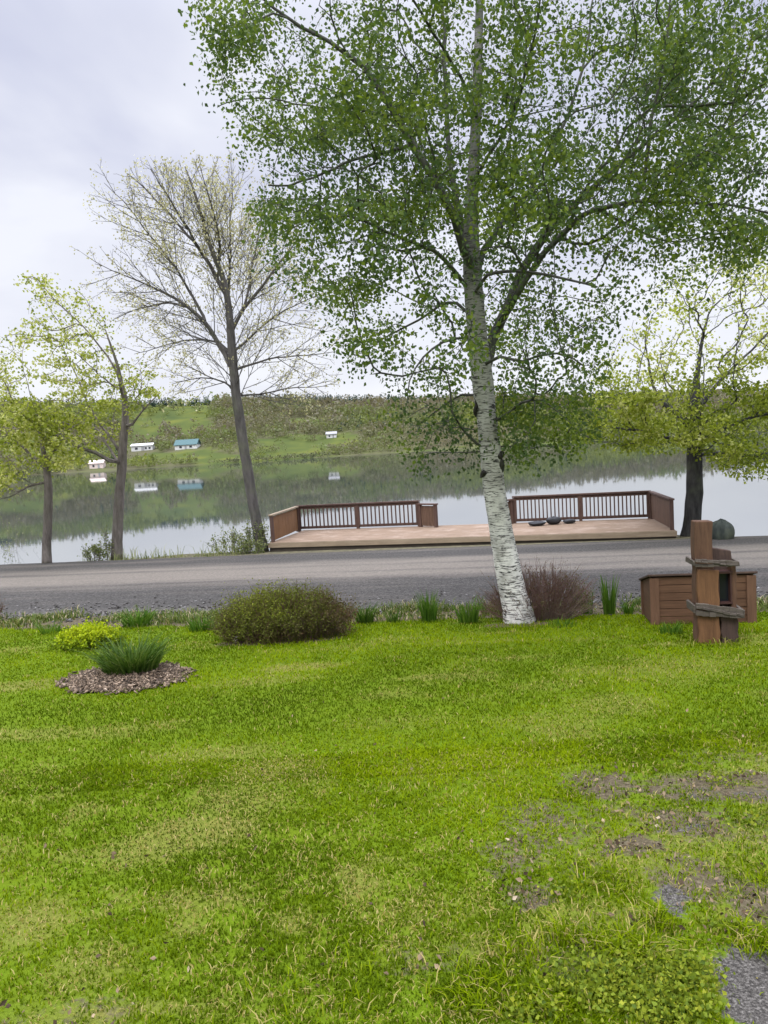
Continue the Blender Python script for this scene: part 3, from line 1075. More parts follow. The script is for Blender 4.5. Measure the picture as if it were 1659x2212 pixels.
# the tall budding tree
bank_tree('budding_tree', (566, 1192), 'tall nearly bare budding tree with upswept grey branches beside the deck',
    [([(568, 1195, 29), (560, 1150, 24), (548, 1090, 22.5), (536, 1020, 22), (525, 960, 22), (515, 890, 21), (507, 820, 19.5), (501, 760, 18.5), (497, 700, 16), (490, 640, 13.5), (478, 590, 11), (458, 540, 9), (438, 480, 7), (420, 420, 5.5), (400, 360, 3)], -.4),
     ([(503, 795, 15), (478, 748, 14), (445, 700, 12), (408, 665, 10), (365, 635, 8), (315, 610, 6), (262, 590, 4), (205, 570, 2)], -.6),
     ([(445, 700, 9), (415, 640, 8), (380, 580, 7), (335, 520, 6), (280, 450, 4), (225, 395, 2)], .6),
     ([(490, 640, 13), (462, 590, 12), (425, 535, 10), (380, 480, 8), (325, 420, 6), (275, 375, 3)], 1.0),
     ([(425, 535, 8), (395, 480, 7), (360, 420, 5), (325, 365, 3)], -.8),
     ([(478, 600, 9), (470, 530, 8), (455, 460, 6), (440, 400, 4), (430, 355, 2)], -1.0),
     ([(496, 690, 10), (493, 620, 9), (492, 550, 7), (494, 480, 6), (500, 410, 4), (505, 365, 2)], 1.2),
     ([(500, 720, 11), (523, 672, 10), (553, 630, 9), (590, 580, 7), (628, 530, 5), (655, 490, 2)], -.8),
     ([(523, 672, 8), (540, 610, 7), (555, 540, 6), (566, 470, 4), (575, 420, 2)], .9),
     ([(505, 770, 8), (540, 730, 7), (590, 690, 6), (650, 655, 4), (710, 630, 2)], .9),
     ([(508, 810, 7), (545, 785, 6), (600, 770, 5), (660, 765, 4), (730, 760, 2)], -.9),
     ([(518, 850, 7), (545, 855, 6), (580, 850, 5), (640, 840, 4), (710, 835, 2)], 1.0),
     ([(500, 765, 7), (465, 740, 6), (415, 735, 5), (355, 745, 4), (290, 765, 2)], 1.0),
     ([(512, 850, 6), (480, 830, 5), (430, 820, 4), (370, 830, 2)], -1.0),
     ([(408, 665, 8), (360, 655, 6), (300, 665, 5), (245, 690, 3)], 1.0)],
    [([(160, 400), (190, 345), (260, 370), (310, 350), (385, 345), (440, 370), (500, 360), (560, 410), (620, 470), (660, 520), (700, 600), (740, 680), (700, 720), (560, 700), (480, 640), (380, 620), (280, 600), (200, 520), (230, 460)], 1000),
     ([(160, 560), (280, 570), (380, 640), (470, 740), (480, 860), (360, 830), (280, 740), (200, 660), (140, 590)], 380),
     ([(520, 700), (760, 690), (780, 790), (700, 860), (540, 850)], 340)],
    leaf_bud, .066, 13, 300, ash_bark, .55, half=2.6, cx=450, rx=380, r0=.0056, up=.3, sig=.10, lo=.4, cap=.035, keepf=1.2, fan=dict(start=.40, lmax=2.6, up=.16, gap=.22, per=4.4), lw=.85)

# the forked maple on the bank
bank_tree('maple_tree', (252, 1205), 'forked maple with sparse yellow green leaves between the slim sapling and the bare tree',
    [([(252, 1212, 27), (253, 1170, 23), (256, 1110, 22), (260, 1050, 20), (264, 1000, 20), (268, 940, 17), (270, 880, 14), (262, 830, 9), (250, 780, 6), (230, 720, 3)], .3),
     ([(262, 1010, 10), (240, 995, 10), (205, 980, 9), (160, 960, 8), (110, 935, 7), (60, 905, 6), (25, 860, 4), (0, 810, 2)], -.8),
     ([(268, 930, 8), (285, 915, 7), (310, 885, 5), (345, 850, 3)], -.6),
     ([(264, 980, 8), (240, 950, 7), (205, 900, 6), (170, 830, 5), (130, 740, 3)], 1.0),
     ([(270, 870, 7), (250, 800, 6), (190, 720, 4), (120, 650, 3), (80, 600, 2)], -.6),
     ([(262, 1000, 7), (230, 960, 6), (215, 930, 5), (160, 900, 3)], 1.4)],
    [([(30, 620), (80, 580), (130, 600), (200, 650), (260, 730), (300, 770), (345, 830), (320, 860), (260, 850), (150, 800), (80, 720)], 120),
     ([(-30, 720), (60, 700), (200, 770), (330, 800), (340, 850), (290, 880), (280, 930), (170, 960), (60, 940), (-30, 900)], 210)],
    leaf_spring, .088, 44, 320, grey_bark, .46, thin=(2.6, 5.5, .45), half=2.2, cx=170, rx=330, r0=.006, up=.1, sig=.17, flat=.4, lo=.4)

# the slim sapling
bank_tree('young_maple_tree', (100, 1217), 'slim young tree with bright yellow green crown, leftmost on the lake bank',
    [([(100, 1222, 22), (101, 1170, 19), (103, 1100, 19), (102, 1040, 17), (98, 1000, 13), (90, 960, 8), (80, 900, 4)], .2),
     ([(98, 1010, 9), (70, 990, 8), (40, 960, 6), (0, 930, 4)], .8),
     ([(102, 1005, 9), (120, 970, 7), (150, 930, 5), (170, 890, 3)], -.6),
     ([(100, 1040, 6), (60, 1050, 5), (20, 1070, 4), (-30, 1085, 2)], -.5)],
    [([(-60, 880), (60, 860), (150, 880), (200, 930), (190, 985), (150, 1010), (60, 1010), (20, 1060), (-60, 1060)], 150)],
    leaf_spring, .10, 44, 340, grey_bark, .62, half=1.7, cx=70, rx=190, r0=.006, sig=.22, flat=.45, zmin=1.6)

# the dark trunked tree right of the deck
bank_tree('dark_trunk_tree', (1492, 1158), 'broad yellow green tree with thick black trunk right of the deck',
    [([(1490, 1166, 46), (1493, 1140, 37), (1497, 1090, 35), (1499, 1040, 34), (1500, 985, 33), (1499, 940, 28), (1500, 890, 22), (1503, 840, 17), (1507, 800, 10), (1515, 740, 7), (1530, 680, 4)], .3),
     ([(1499, 930, 12), (1465, 900, 11), (1435, 870, 10), (1410, 830, 8), (1400, 780, 6), (1395, 720, 4)], .9),
     ([(1500, 960, 11), (1440, 945, 9), (1370, 930, 7), (1300, 920, 4)], -.9),
     ([(1500, 960, 12), (1560, 930, 10), (1630, 900, 8), (1720, 880, 5), (1800, 870, 3)], -.8),
     ([(1502, 880, 12), (1550, 830, 9), (1610, 770, 7), (1680, 700, 4)], .8),
     ([(1500, 985, 8), (1560, 980, 7), (1640, 985, 5), (1720, 1010, 3)], .4),
     ([(1499, 920, 8), (1450, 880, 7), (1360, 860, 5), (1290, 850, 3)], 1.2)],
    [([(1230, 900), (1260, 850), (1340, 830), (1420, 850), (1500, 870), (1600, 850), (1900, 830), (1920, 960), (1680, 985), (1560, 985), (1480, 970), (1400, 985), (1300, 975), (1220, 945)], 330),
     ([(1270, 850), (1340, 730), (1400, 640), (1480, 570), (1600, 520), (1720, 530), (1860, 640), (1900, 830), (1600, 850), (1450, 840)], 360),
     ([(1530, 985), (1700, 985), (1850, 1010), (1660, 1045), (1600, 1035), (1560, 1020)], 50)],
    leaf_spring, .088, 64, 360, dark_bark, .47, thin=(3.2, 4.6, .66), half=3.0, cx=1540, rx=420, r0=.006, sig=.2, flat=.36, zmin=2.2)

# ------------------------------------------------------------------ the deck over the lake
DZ = -.5
O = np.array([-3.68, 23.86, 0]); EX = np.array([math.cos(math.radians(-14)), math.sin(math.radians(-14)), 0])
RZ = math.radians(-14)
DW, DD = 12.1, 3.25
deck = empty('deck', (O[0], O[1], DZ), 'wide wooden deck with brown railings over the lake bank', 'deck', None, RZ)
def deck_xy(px, py, z=DZ):
    p = at_z(px, py, z) - np.array([O[0], O[1], 0])
    return p[0] * math.cos(RZ) + p[1] * math.sin(RZ), -p[0] * math.sin(RZ) + p[1] * math.cos(RZ)
board_m = wood_mat('weathered deck boards', (0.17, 0.115, 0.075), (0.30, 0.215, 0.15), (1.2, 14, 14), .85, (0.34, 0.265, 0.21))
fascia_m = wood_mat('pale fascia board', (0.22, 0.165, 0.11), (0.36, 0.29, 0.20), (1.5, 12, 12))
rail_m = wood_mat('brown stained railing', (0.058, 0.033, 0.026), (0.13, 0.077, 0.059), (12, 12, 3))
panel_m = wood_mat('brown side panel', (0.088, 0.050, 0.033), (0.17, 0.102, 0.068), (14, 14, 2))
panel_l = wood_mat('golden brown side panel', (0.13, 0.062, 0.025), (0.25, 0.13, 0.055), (14, 14, 2))
under_m = plain('dark deck framing', (0.05, 0.04, 0.03))
m = MB()
nb = 24
bl = DD / nb
for k in range(nb):
    m.box((DW / 2, bl * (k + .5), -.02 + random.uniform(-.003, .003)), (DW, bl - .008, .04))
m.build('deck_floor', board_m, deck)
m = MB(); m.box((DW / 2, -.03, -.085), (DW + .06, .05, .15)); m.build('fascia', fascia_m, deck)
m = MB()
for k in range(9):
    m.box((DW * k / 8, .5, -.95), (.14, .14, 1.75)); m.box((DW * k / 8, DD - .3, -1.4), (.14, .14, 2.7))
m.box((DW / 2, .02, -.24), (DW, .05, .14)); m.box((DW / 2, DD - .1, -.14), (DW, .05, .18))
m.build('support_frame', under_m, deck)

RH = .86


def railing(p0, p1, bays, nbal):
    p0, p1 = np.array(p0, float), np.array(p1, float)
    L = np.linalg.norm(p1 - p0)
    a = math.atan2(p1[1] - p0[1], p1[0] - p0[0])
    mid = (p0 + p1) / 2
    top = MB().box((mid[0], mid[1], RH + .02), (L + .12, .14, .045), a).box((mid[0], mid[1], RH - .055), (L, .045, .09), a)
    o = top.build('railing', rail_m, deck)
    MB().box((mid[0], mid[1], .10), (L, .045, .09), a).build('bottom_rail', rail_m, o)
    for k in range(bays + 1):
        q = p0 + (p1 - p0) * k / bays
        MB().box((q[0], q[1], RH / 2 - .03), (.10, .10, RH + .02), a).build('post', rail_m, o)
    for k in range(nbal):
        if abs(((k + .5) / nbal * bays) % 1) < .4 / nbal: continue
        q = p0 + (p1 - p0) * (k + .5) / nbal
        MB().box((q[0], q[1] - .03, RH / 2 + .02), (.042, .042, RH - .16), a).build('baluster', rail_m, o)


def panel(p0, p1, m_, h=RH, n=8):
    p0, p1 = np.array(p0, float), np.array(p1, float)
    L = np.linalg.norm(p1 - p0)
    a = math.atan2(p1[1] - p0[1], p1[0] - p0[0])
    mb = MB()
    for k in range(n):
        q = p0 + (p1 - p0) * (k + .5) / n
        mb.box((q[0], q[1], (h - .08) / 2 + .03 + random.uniform(-.004, .004)), (L / n - .007, .03, h - .1), a)
    o = mb.build('side_panel', m_, deck)
    mid = (p0 + p1) / 2
    MB().box((mid[0], mid[1], h + .0), (L + .14, .15, .045), a).build('top_rail', rail_m if m_ is not panel_l else fascia_m, o)
    for q in (p0, p1):
        MB().box((q[0], q[1], h / 2 - .02), (.10, .10, h), a).build('post', rail_m, o)


bx0, by0 = deck_xy(645, 1147)
bx1, by1 = deck_xy(905, 1138)
bx2, by2 = deck_xy(1112, 1131)
bx3, by3 = deck_xy(1402, 1119)
YB = DD - .12
railing((bx0, YB), (bx1, YB), 2, 30)
railing((bx2, YB), (bx3, YB), 2, 34)
panel((0.08, .12), (bx0 - .02, YB - .1), panel_l)
panel((DW - .08, .12), (bx3 + .06, YB - .1), panel_m)
panel((bx1 + .08, YB - .12), (bx1 + .66, YB - .42), panel_m, .78, 5)
panel((bx2 - .10, YB - .12), (bx2 - .34, YB - .35), panel_m, .80, 3)

black_m = plain('dull black fabric', (0.02, 0.021, 0.024), .6)
def lump(name, px, py, w, d, h, label, cat, seed, up=.004):
    rr = random.Random(seed)
    p = at_z(px, py, DZ)
    m = MB()
    k, n = 6, 12
    vs_, fs = [], []
    for i in range(k + 1):
        ph = math.pi * i / k
        for j in range(n):
            a = 2 * math.pi * j / n
            q = 1 + rr.uniform(-.18, .18)
            x_, y_ = math.cos(a), math.sin(a)
            x_ = math.copysign(abs(x_) ** .7, x_); y_ = math.copysign(abs(y_) ** .7, y_)
            vs_.append((x_ * math.sin(ph) ** .6 * w / 2 * q, y_ * math.sin(ph) ** .6 * d / 2 * q, h * (.5 - .5 * math.cos(ph)) * (1 if i in (0,) else q)))
    for i in range(k):
        for j in range(n):
            fs.append((i * n + j, i * n + (j + 1) % n, (i + 1) * n + (j + 1) % n, (i + 1) * n + j))
    m.add(vs_, fs)
    o = m.build(name, black_m, None, True)
    o.location = (p[0], p[1], DZ + up)
    sub = o.modifiers.new('s', 'SUBSURF'); sub.levels = sub.render_levels = 1
    return tag(o, label, cat, None)
lump('black_bag', 1160, 1136, .58, .3, .15, 'low dark bundle lying by the railing, leftmost of three', 'bag', 1)
lump('black_bag', 1196, 1133, .5, .32, .24, 'tallest dark bag, in the middle of three by the railing', 'bag', 2)
lump('black_bag', 1230, 1131, .4, .28, .14, 'small dark bundle nearest the railing post, beside the tallest bag', 'bag', 3)

# boulder at the road edge
m = MB()
rr = random.Random(4)
k, n = 7, 14
vs_, fs = [], []
for i in range(k + 1):
    ph = math.pi * i / k
    for j in range(n):
        a = 2 * math.pi * j / n
        q = 1 + rr.uniform(-.1, .1)
        vs_.append((math.cos(a) * math.sin(ph) * .36 * q, math.sin(a) * math.sin(ph) * .34 * q, .12 + .38 * -math.cos(ph) * q))
for i in range(k):
    for j in range(n):
        fs.append((i * n + j, i * n + (j + 1) % n, (i + 1) * n + (j + 1) % n, (i + 1) * n + j))
m.add(vs_, fs)
p = on_ground(1558, 1163)
rock_m = bark_mat('mossy dark rock', (0.02, 0.025, 0.022), (0.065, 0.075, 0.065), 6)
o = m.build('boulder', rock_m, None, True)
o.location = (p[0], p[1], ground(p[0], p[1]) + .02)
sub = o.modifiers.new('s', 'SUBSURF'); sub.levels = sub.render_levels = 1
tag(o, 'rounded dark boulder at the far road edge behind the timber post', 'boulder')

# ------------------------------------------------------------------ storage bin with a sloping lid
p = on_ground(1513, 1347)
S = p[1] / F
bw, bd, bh = 220 * S, .62, 106 * S
bin_m = wood_mat('dark brown bin siding', (0.075, 0.037, 0.02), (0.165, 0.085, 0.046), (2, 2, 30))
trim_m = wood_mat('bin corner trim', (0.095, 0.048, 0.027), (0.19, 0.102, 0.06), (20, 20, 2))
lid_m = plain('dark brown bin lid', (0.055, 0.034, 0.025), .85)
sbin = empty('storage_bin', (p[0] + .08, p[1] + bd / 2, ground(p[0], p[1])), 'brown boarded wooden bin with black sloping lid behind the timber post', 'storage bin', None, math.radians(-9))
m = MB()
nb = 6
for k in range(nb):
    m.box((0, -bd / 2, bh * (k + .5) / nb), (bw - .12, .025, bh / nb - .008))
hb = bh - .16
m.box((0, bd / 2, hb / 2), (bw - .1, .025, hb))
for s in (-1, 1):
    x0 = s * (bw / 2 - .03)
    m.add([(x0 - .012, -bd / 2, 0), (x0 - .012, bd / 2, 0), (x0 - .012, bd / 2, hb), (x0 - .012, -bd / 2, bh), (x0 + .012, -bd / 2, 0), (x0 + .012, bd / 2, 0), (x0 + .012, bd / 2, hb), (x0 + .012, -bd / 2, bh)],
          [(0, 1, 2, 3), (4, 7, 6, 5), (0, 4, 5, 1), (1, 5, 6, 2), (2, 6, 7, 3), (3, 7, 4, 0)])
m.build('body', bin_m, sbin)
for x_ in (-bw / 2 + .06, bw / 2 - .055):
    MB().box((x_, -bd / 2 - .025, bh / 2 - .04), (.12, .03, bh + .06)).build('corner_trim', trim_m, sbin)
    MB().box((x_ + (-.04 if x_ < 0 else .035), bd / 2, hb / 2), (.06, .05, hb)).build('corner_post', trim_m, sbin)
MB().box((bw * .18, -bd / 2 - .02, bh / 2), (.09, .02, bh - .02)).build('centre_batten', trim_m, sbin)
sl = math.atan2(.16, bd)
MB().box((0, .02, bh - .062), (bw + .05, bd + .16, .03), 0, 0, -sl).build('lid', lid_m, sbin, bevel=.006)

# ------------------------------------------------------------------ rustic timber post with straps and a lantern box
p = on_ground(1545, 1386)
S = p[1] / F
PO = empty('timber_post', (p[0], p[1] + .05, ground(p[0], p[1])), 'rustic post of uneven timbers bound by grey straps with a dark lantern box', 'garden ornament', None, math.radians(-6))
tall_m = wood_mat('rust brown timber', (0.065, 0.034, 0.02), (0.155, 0.082, 0.047), (16, 16, 2.2), .85)
warm_m = wood_mat('orange brown timber', (0.088, 0.042, 0.019), (0.21, 0.105, 0.046), (16, 16, 2.2), .85)
darkp_m = wood_mat('dark stained timber', (0.04, 0.025, 0.02), (0.10, 0.062, 0.048), (16, 16, 2.2), .85)
drift_m = wood_mat('grey driftwood strap', (0.045, 0.037, 0.03), (0.15, 0.125, 0.10), (3, 12, 30), .9)
void_m = plain('black lantern pane', (0.012, 0.013, 0.017), .25)
def px(v): return v * S
def pole(name, x0, x1, z0, z1, y0, y1, m_, slant=0.0, b=.012):
    m = MB()
    z1a, z1b = z1, z1 - slant
    n = 8
    vs_, fs = [], []
    for i in range(n + 1):
        q = i / n
        w = .008 * math.sin(i * 2.1 + x0 * 40)
        for (xx, yy, zz) in ((x0, y0, z1a), (x1, y0, z1b), (x1, y1, z1b), (x0, y1, z1a)):
            vs_.append((xx + w, yy, z0 + (zz - z0) * q))
    for i in range(n):
        for j in range(4):
            fs.append((i * 4 + j, i * 4 + (j + 1) % 4, i * 4 + 4 + (j + 1) % 4, i * 4 + 4 + j))
    fs += [(3, 2, 1, 0), (n * 4, n * 4 + 1, n * 4 + 2, n * 4 + 3)]
    return m.add(vs_, fs).build(name, m_, PO, bevel=b)
pole('tall_timber', px(-40), px(-2), -.1, px(270), -.10, .07, tall_m, .008)
pole('front_timber', px(-39), px(6), -.12, px(166), -.155, -.104, warm_m, .02)
pole('short_timber', px(0), px(44), -.1, px(208), .02, .12, darkp_m, .05)
pole('foot_timber', px(10), px(46), -.1, px(64), -.13, .015, darkp_m)
pole('side_timber', px(34), px(46), px(64), px(170), -.10, .015, tall_m)
# lantern box
m = MB()
x0, x1, z0, z1 = px(7), px(33), px(88), px(156)
xm, zm = (x0 + x1) / 2, (z0 + z1) / 2
m.box((xm, -.06, z0), (x1 - x0 + .03, .13, .02)); m.box((xm, -.06, z1), (x1 - x0 + .04, .14, .025))
m.box((x0, -.06, zm), (.018, .12, z1 - z0)); m.box((x1, -.06, zm), (.018, .12, z1 - z0))
lb = m.build('lantern_box', plain('dark red box frame', (0.05, 0.022, 0.018), .6), PO)
MB().box((xm, -.03, zm), (x1 - x0 - .01, .02, z1 - z0 - .02)).build('pane', void_m, lb)
def strap(zl, zr, w, x0_, x1_, yo):
    m = MB()
    sl_ = math.atan2(zl - zr, x1_ - x0_)
    L_, xm_, zm_ = x1_ - x0_, (x0_ + x1_) / 2, (zl + zr) / 2
    for i, (dz, ds, h_, y_) in enumerate(((w * .27, .03, w * .42, 0), (-w * .25, -.05, w * .46, -.006), (w * .02, .10, w * .22, -.02))):
        k = 7
        for q in range(k):
            u = (q + .5) / k - .5
            m.box((xm_ + u * L_, yo + y_ + .004 * math.sin(q * 2 + i), zm_ + dz - u * L_ * math.tan(sl_ + ds) + .004 * math.sin(q * 1.7 + i * 2)), (L_ / k * 1.02, .03, h_), 0, sl_ + ds, 0, .003)
    for xx, zz in ((x0_ - .01, zl), (x1_ + .01, zr)):
        m.box((xx, yo / 2 + .07, zz), (.03, .14 - yo, w * .7), 0, 0, .03, .006)
    m.build('strap', drift_m, PO, bevel=.004)
strap(px(181), px(176), px(15), px(-44), px(44), -.17)
strap(px(80), px(66), px(25), px(-45), px(52), -.175)

# ------------------------------------------------------------------ plants
def base(px_, py_):
    p = on_ground(px_, py_)
    p[2] = ground(p[0], p[1])
    return p


def strap_leaves(name, C, R, H, n, m, parent, seed, width=.014, splay=.5, tint=.5):
    """tuft of arching strap leaves"""
    r = np.random.default_rng(seed)
    a = r.random(n) * 2 * np.pi
    rad = R * np.sqrt(r.random(n)) * .65
    h = H * np.clip(r.normal(.78, .22, n), .25, 1.12)
    out_ = np.stack([np.cos(a), np.sin(a), 0 * a], -1)
    b = out_ * rad[:, None]
    a2 = a + r.normal(0, .5, n)
    lean = np.stack([np.cos(a2), np.sin(a2), 0 * a2], -1) * (splay * h * r.uniform(.3, 1.3, n))[:, None]
    side = np.stack([-np.sin(a2), np.cos(a2), 0 * a2], -1)
    sd_ = side * np.cos(r.uniform(0, 3.1, n))[:, None] + out_ * np.sin(r.uniform(0, 3.1, n))[:, None]
    sd_ /= np.linalg.norm(sd_, axis=1)[:, None]
    rows = []
    K = 5
    for i in range(K):
        q = i / (K - 1)
        c = b + lean * q ** 1.8 + np.stack([0 * h, 0 * h, h * (q - .28 * q ** 3 * splay * 1.2)], -1)
        w = width * (1 - q ** 2 * .95) * .5
        rows.append(c - sd_ * w); rows.append(c + sd_ * w)
    V = np.stack(rows, 1).reshape(-1, 3)
    k = 2 * K
    q = np.arange(n)[:, None] * k
    I = np.concatenate([q + [2 * i, 2 * i + 1, 2 * i + 3, 2 * i + 2] for i in range(K - 1)], 1).reshape(-1, 4)
    me = fast_mesh(name, V, I, 4)
    attr(me, 'tint', np.repeat(np.clip(tint + r.normal(0, .22, n), 0, 1), K - 1), 'FACE')
    return link(name, me, m, parent)


green_leaf = leaf_mat('daylily leaf', [(0, (0.025, 0.065, 0.008)), (.5, (0.055, 0.125, 0.012)), (1, (0.12, 0.20, 0.025))], .3)
blue_leaf = leaf_mat('dark daylily leaf', [(0, (0.02, 0.05, 0.007)), (.5, (0.05, 0.10, 0.012)), (1, (0.14, 0.18, 0.05))], .3)
lime_leaf = leaf_mat('lime spirea leaf', [(0, (0.07, 0.12, 0.006)), (.5, (0.21, 0.29, 0.006)), (1, (0.38, 0.44, 0.012))], .35)
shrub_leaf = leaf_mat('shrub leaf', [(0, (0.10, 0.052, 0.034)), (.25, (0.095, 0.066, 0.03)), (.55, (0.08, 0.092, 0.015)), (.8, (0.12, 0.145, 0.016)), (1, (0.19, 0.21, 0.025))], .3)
twig_m = bark_mat('purple brown twig', (0.085, 0.048, 0.04), (0.20, 0.125, 0.105), 12)
twig_r = bark_mat('red brown twig', (0.06, 0.032, 0.025), (0.14, 0.08, 0.06), 12)


def clump(px_, py_, w, h, n, m, label, seed, group=None, width=.016, splay=.5, name='daylily_clump', tint=.5, cat='plant'):
    p = base(px_, py_)
    S = p[1] / F
    o = empty(name, p, label, cat, group)
    strap_leaves('leaves', None, w * S / 2, h * S, n, m, o, seed, width, splay, tint)
    return o


def stems(parent, n, R, H, seed, m, rad=.004, fork=2, spread=.5, ry=None, foot=.55, rnd=1.08):
    r = np.random.default_rng(seed)
    mb = MB()
    ry = ry or R
    tips = []
    for k in range(n):
        a = r.random() * 2 * math.pi
        q = math.sqrt(r.random())
        b = np.array([math.cos(a) * q * R * foot, math.sin(a) * q * ry * foot, -.02])
        top = np.array([math.cos(a) * q * R * (1 + spread * .3) * r.uniform(.8, 1.15), math.sin(a) * q * ry * (1 + spread * .3) * r.uniform(.8, 1.15), H * math.sqrt(max(.08, 1 - .95 * q ** 2)) * r.uniform(.72, rnd)])
        mid = (b + top) / 2 + r.normal(0, .03, 3)
        P, _ = resample([b, mid, top], [1, 1, 1], H / 5)
        mb.tube(P, np.linspace(rad, rad * .45, len(P)), 4, cap=False)
        tips.append(P)
        for f in range(fork):
            i = r.integers(len(P) // 2, len(P) - 1)
            e = P[i] + (top - b) / np.linalg.norm(top - b) * H * r.uniform(.15, .35) + r.normal(0, H * .10, 3)
            mb.tube([P[i], (P[i] + e) / 2 + r.normal(0, .01, 3), e], [rad * .6, rad * .5, rad * .35], 3, cap=False)
            tips.append(np.array([P[i], (P[i] + e) / 2, e]))
    mb.build('stems', m, parent)
    return tips


def stem_points(tips, per, r, sig, lo=.3):
    o = []
    for P in tips:
        q = (lo + (1 - lo) * r.random(per)) * (len(P) - 1)
        i = np.minimum(q.astype(int), len(P) - 2)
        o.append(P[i] + (P[i + 1] - P[i]) * (q - i)[:, None])
    o = np.concatenate(o)
    return o + r.normal(0, sig, o.shape)


# the big rounded shrub
p = base(617, 1375)
S = p[1] / F
o = empty('rounded_shrub', p, 'big rounded green and russet shrub in the border along the road', 'shrub')
r = np.random.default_rng(71)
tips = stems(o, 620, 148 * S, 112 * S, 70, twig_r, .0036, 3, .1, 95 * S, .88, .98)
pts = stem_points(tips, 15, r, .034, .1)
pts[:, 2] = np.maximum(pts[:, 2], .01)
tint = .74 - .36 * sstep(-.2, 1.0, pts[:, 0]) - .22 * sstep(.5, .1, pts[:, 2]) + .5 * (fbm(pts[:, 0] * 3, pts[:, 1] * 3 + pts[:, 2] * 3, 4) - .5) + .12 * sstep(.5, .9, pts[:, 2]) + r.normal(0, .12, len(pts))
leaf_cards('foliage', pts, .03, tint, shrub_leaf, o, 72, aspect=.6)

# brown twiggy shrub behind the birch
p = base(1168, 1338)
S = p[1] / F
o = empty('twiggy_shrub', p, 'bare brown twiggy shrub behind the birch trunk', 'shrub')
r = np.random.default_rng(75)
tips = stems(o, 420, 120 * S, 116 * S, 74, twig_m, .0042, 3, .3, 60 * S)
pts = stem_points(tips, 3, r, .012, .3)
leaf_cards('buds', pts, .022, .2 + .3 * sstep(.2, .8, pts[:, 0]) + r.normal(0, .15, len(pts)), shrub_leaf, o, 76, aspect=.6)

# red brown shrub at the picture edge
p = base(-22, 1340)
o = empty('red_shrub', p, 'reddish brown bare shrub at the road edge far left', 'shrub')
tips = stems(o, 60, .26, .52, 78, twig_r, .004, 3, .3)
pts = stem_points(tips, 6, r, .015, .3)
leaf_cards('buds', pts, .025, .1 + r.normal(0, .1, len(pts)), shrub_leaf, o, 79, aspect=.6)

# lime spirea in the mulch bed
p = base(195, 1398)
S = p[1] / F
o = empty('lime_shrub', p, 'low lime yellow leafy mound at the back of the mulch bed', 'shrub')
tips = stems(o, 150, 68 * S, 47 * S, 81, twig_r, .003, 2, .2, 55 * S, .7)
r = np.random.default_rng(82)
pts = stem_points(tips, 14, r, .024, .3)
leaf_cards('foliage', pts, .042, .28 + .55 * sstep(.08, .26, pts[:, 2]) + r.normal(0, .18, len(pts)), lime_leaf, o, 83, aspect=.6)

clump(286, 1458, 168, 92, 800, blue_leaf, 'dark green strappy clump in the middle of the mulch bed', 90, 'strappy green clumps', .017, .7, tint=.5)
G = 'strappy green clumps'
clump(298, 1352, 90, 46, 150, green_leaf, 'low green clump behind the lime yellow mound', 91, G, .02, .7)
clump(435, 1362, 80, 42, 150, green_leaf, 'green clump at the left foot of the rounded shrub', 92, G, .014, .6)
clump(788, 1345, 60, 52, 150, blue_leaf, 'dark green clump at the right foot of the rounded shrub', 93, G, .016, .6)
clump(850, 1345, 44, 34, 60, blue_leaf, 'smallest dark clump between rounded shrub and upright clumps', 94, G, .014, .6)
clump(928, 1342, 50, 74, 130, green_leaf, 'upright green clump left of the wider clump beside the birch', 95, G, .015, .25)
clump(1012, 1345, 64, 60, 150, green_leaf, 'wide green clump just left of the birch trunk', 96, G, .015, .4, tint=.6)
clump(1268, 1325, 40, 66, 60, green_leaf, 'thin green clump at the right side of the twiggy shrub', 97, G, .012, .25)
clump(1316, 1328, 36, 88, 120, green_leaf, 'tallest upright green clump, between twiggy shrub and wooden bin', 98, G, .016, .18, tint=.55)
clump(1358, 1326, 30, 34, 60, green_leaf, 'tiny green clump beside the left end of the wooden bin', 99, G, .014, .5)
clump(110, 1368, 60, 30, 70, green_leaf, 'short green clump at the road edge left of the mulch bed', 100, G, .014, .6)
clump(1450, 1368, 70, 34, 90, green_leaf, 'grassy green tuft at the front foot of the wooden bin', 101, G, .012, .5, tint=.65)
clump(1215, 1352, 100, 20, 90, green_leaf, 'low grassy tuft at the right foot of the birch', 102, G, .010, .5, tint=.7)

# plants on the lake bank
olive_leaf = leaf_mat('bank weed leaf', [(0, (0.05, 0.07, 0.025)), (.5, (0.12, 0.15, 0.05)), (1, (0.27, 0.28, 0.14))], .35)
def bank_bush(px_, py_, w, h, n, label, seed, size=.06):
    p = base(px_, py_)
    S = p[1] / F
    o = empty('bank_bush', p, label, 'bush', 'bushes on the lake bank')
    r = np.random.default_rng(seed)
    tips = stems(o, n, w * S / 2, h * S, seed + 1, grey_bark, .007, 2, .4)
    pts = stem_points(tips, 8, r, .05, .15)
    leaf_cards('foliage', pts, size, .5 + r.normal(0, .25, len(pts)), olive_leaf, o, seed + 2)
bank_bush(552, 1190, 55, 75, 40, 'green bush round the foot of the bare tree', 110)
bank_bush(500, 1195, 80, 50, 34, 'loose pale green bush left of the bare tree', 113)
bank_bush(206, 1212, 44, 42, 26, 'small olive bush left of the forked maple trunk', 116)
bank_bush(232, 1208, 30, 70, 14, 'tall spindly olive bush touching the forked maple trunk', 119)
bank_bush(540, 1196, 70, 30, 34, 'low dark bush at the left deck corner', 122)
bank_bush(10, 1140, 90, 190, 26, 'sparse twiggy bush at the far left of the lake bank', 125, .07)
r = np.random.default_rng(130)
Vs, Is, n0 = [], [], 0
P = []
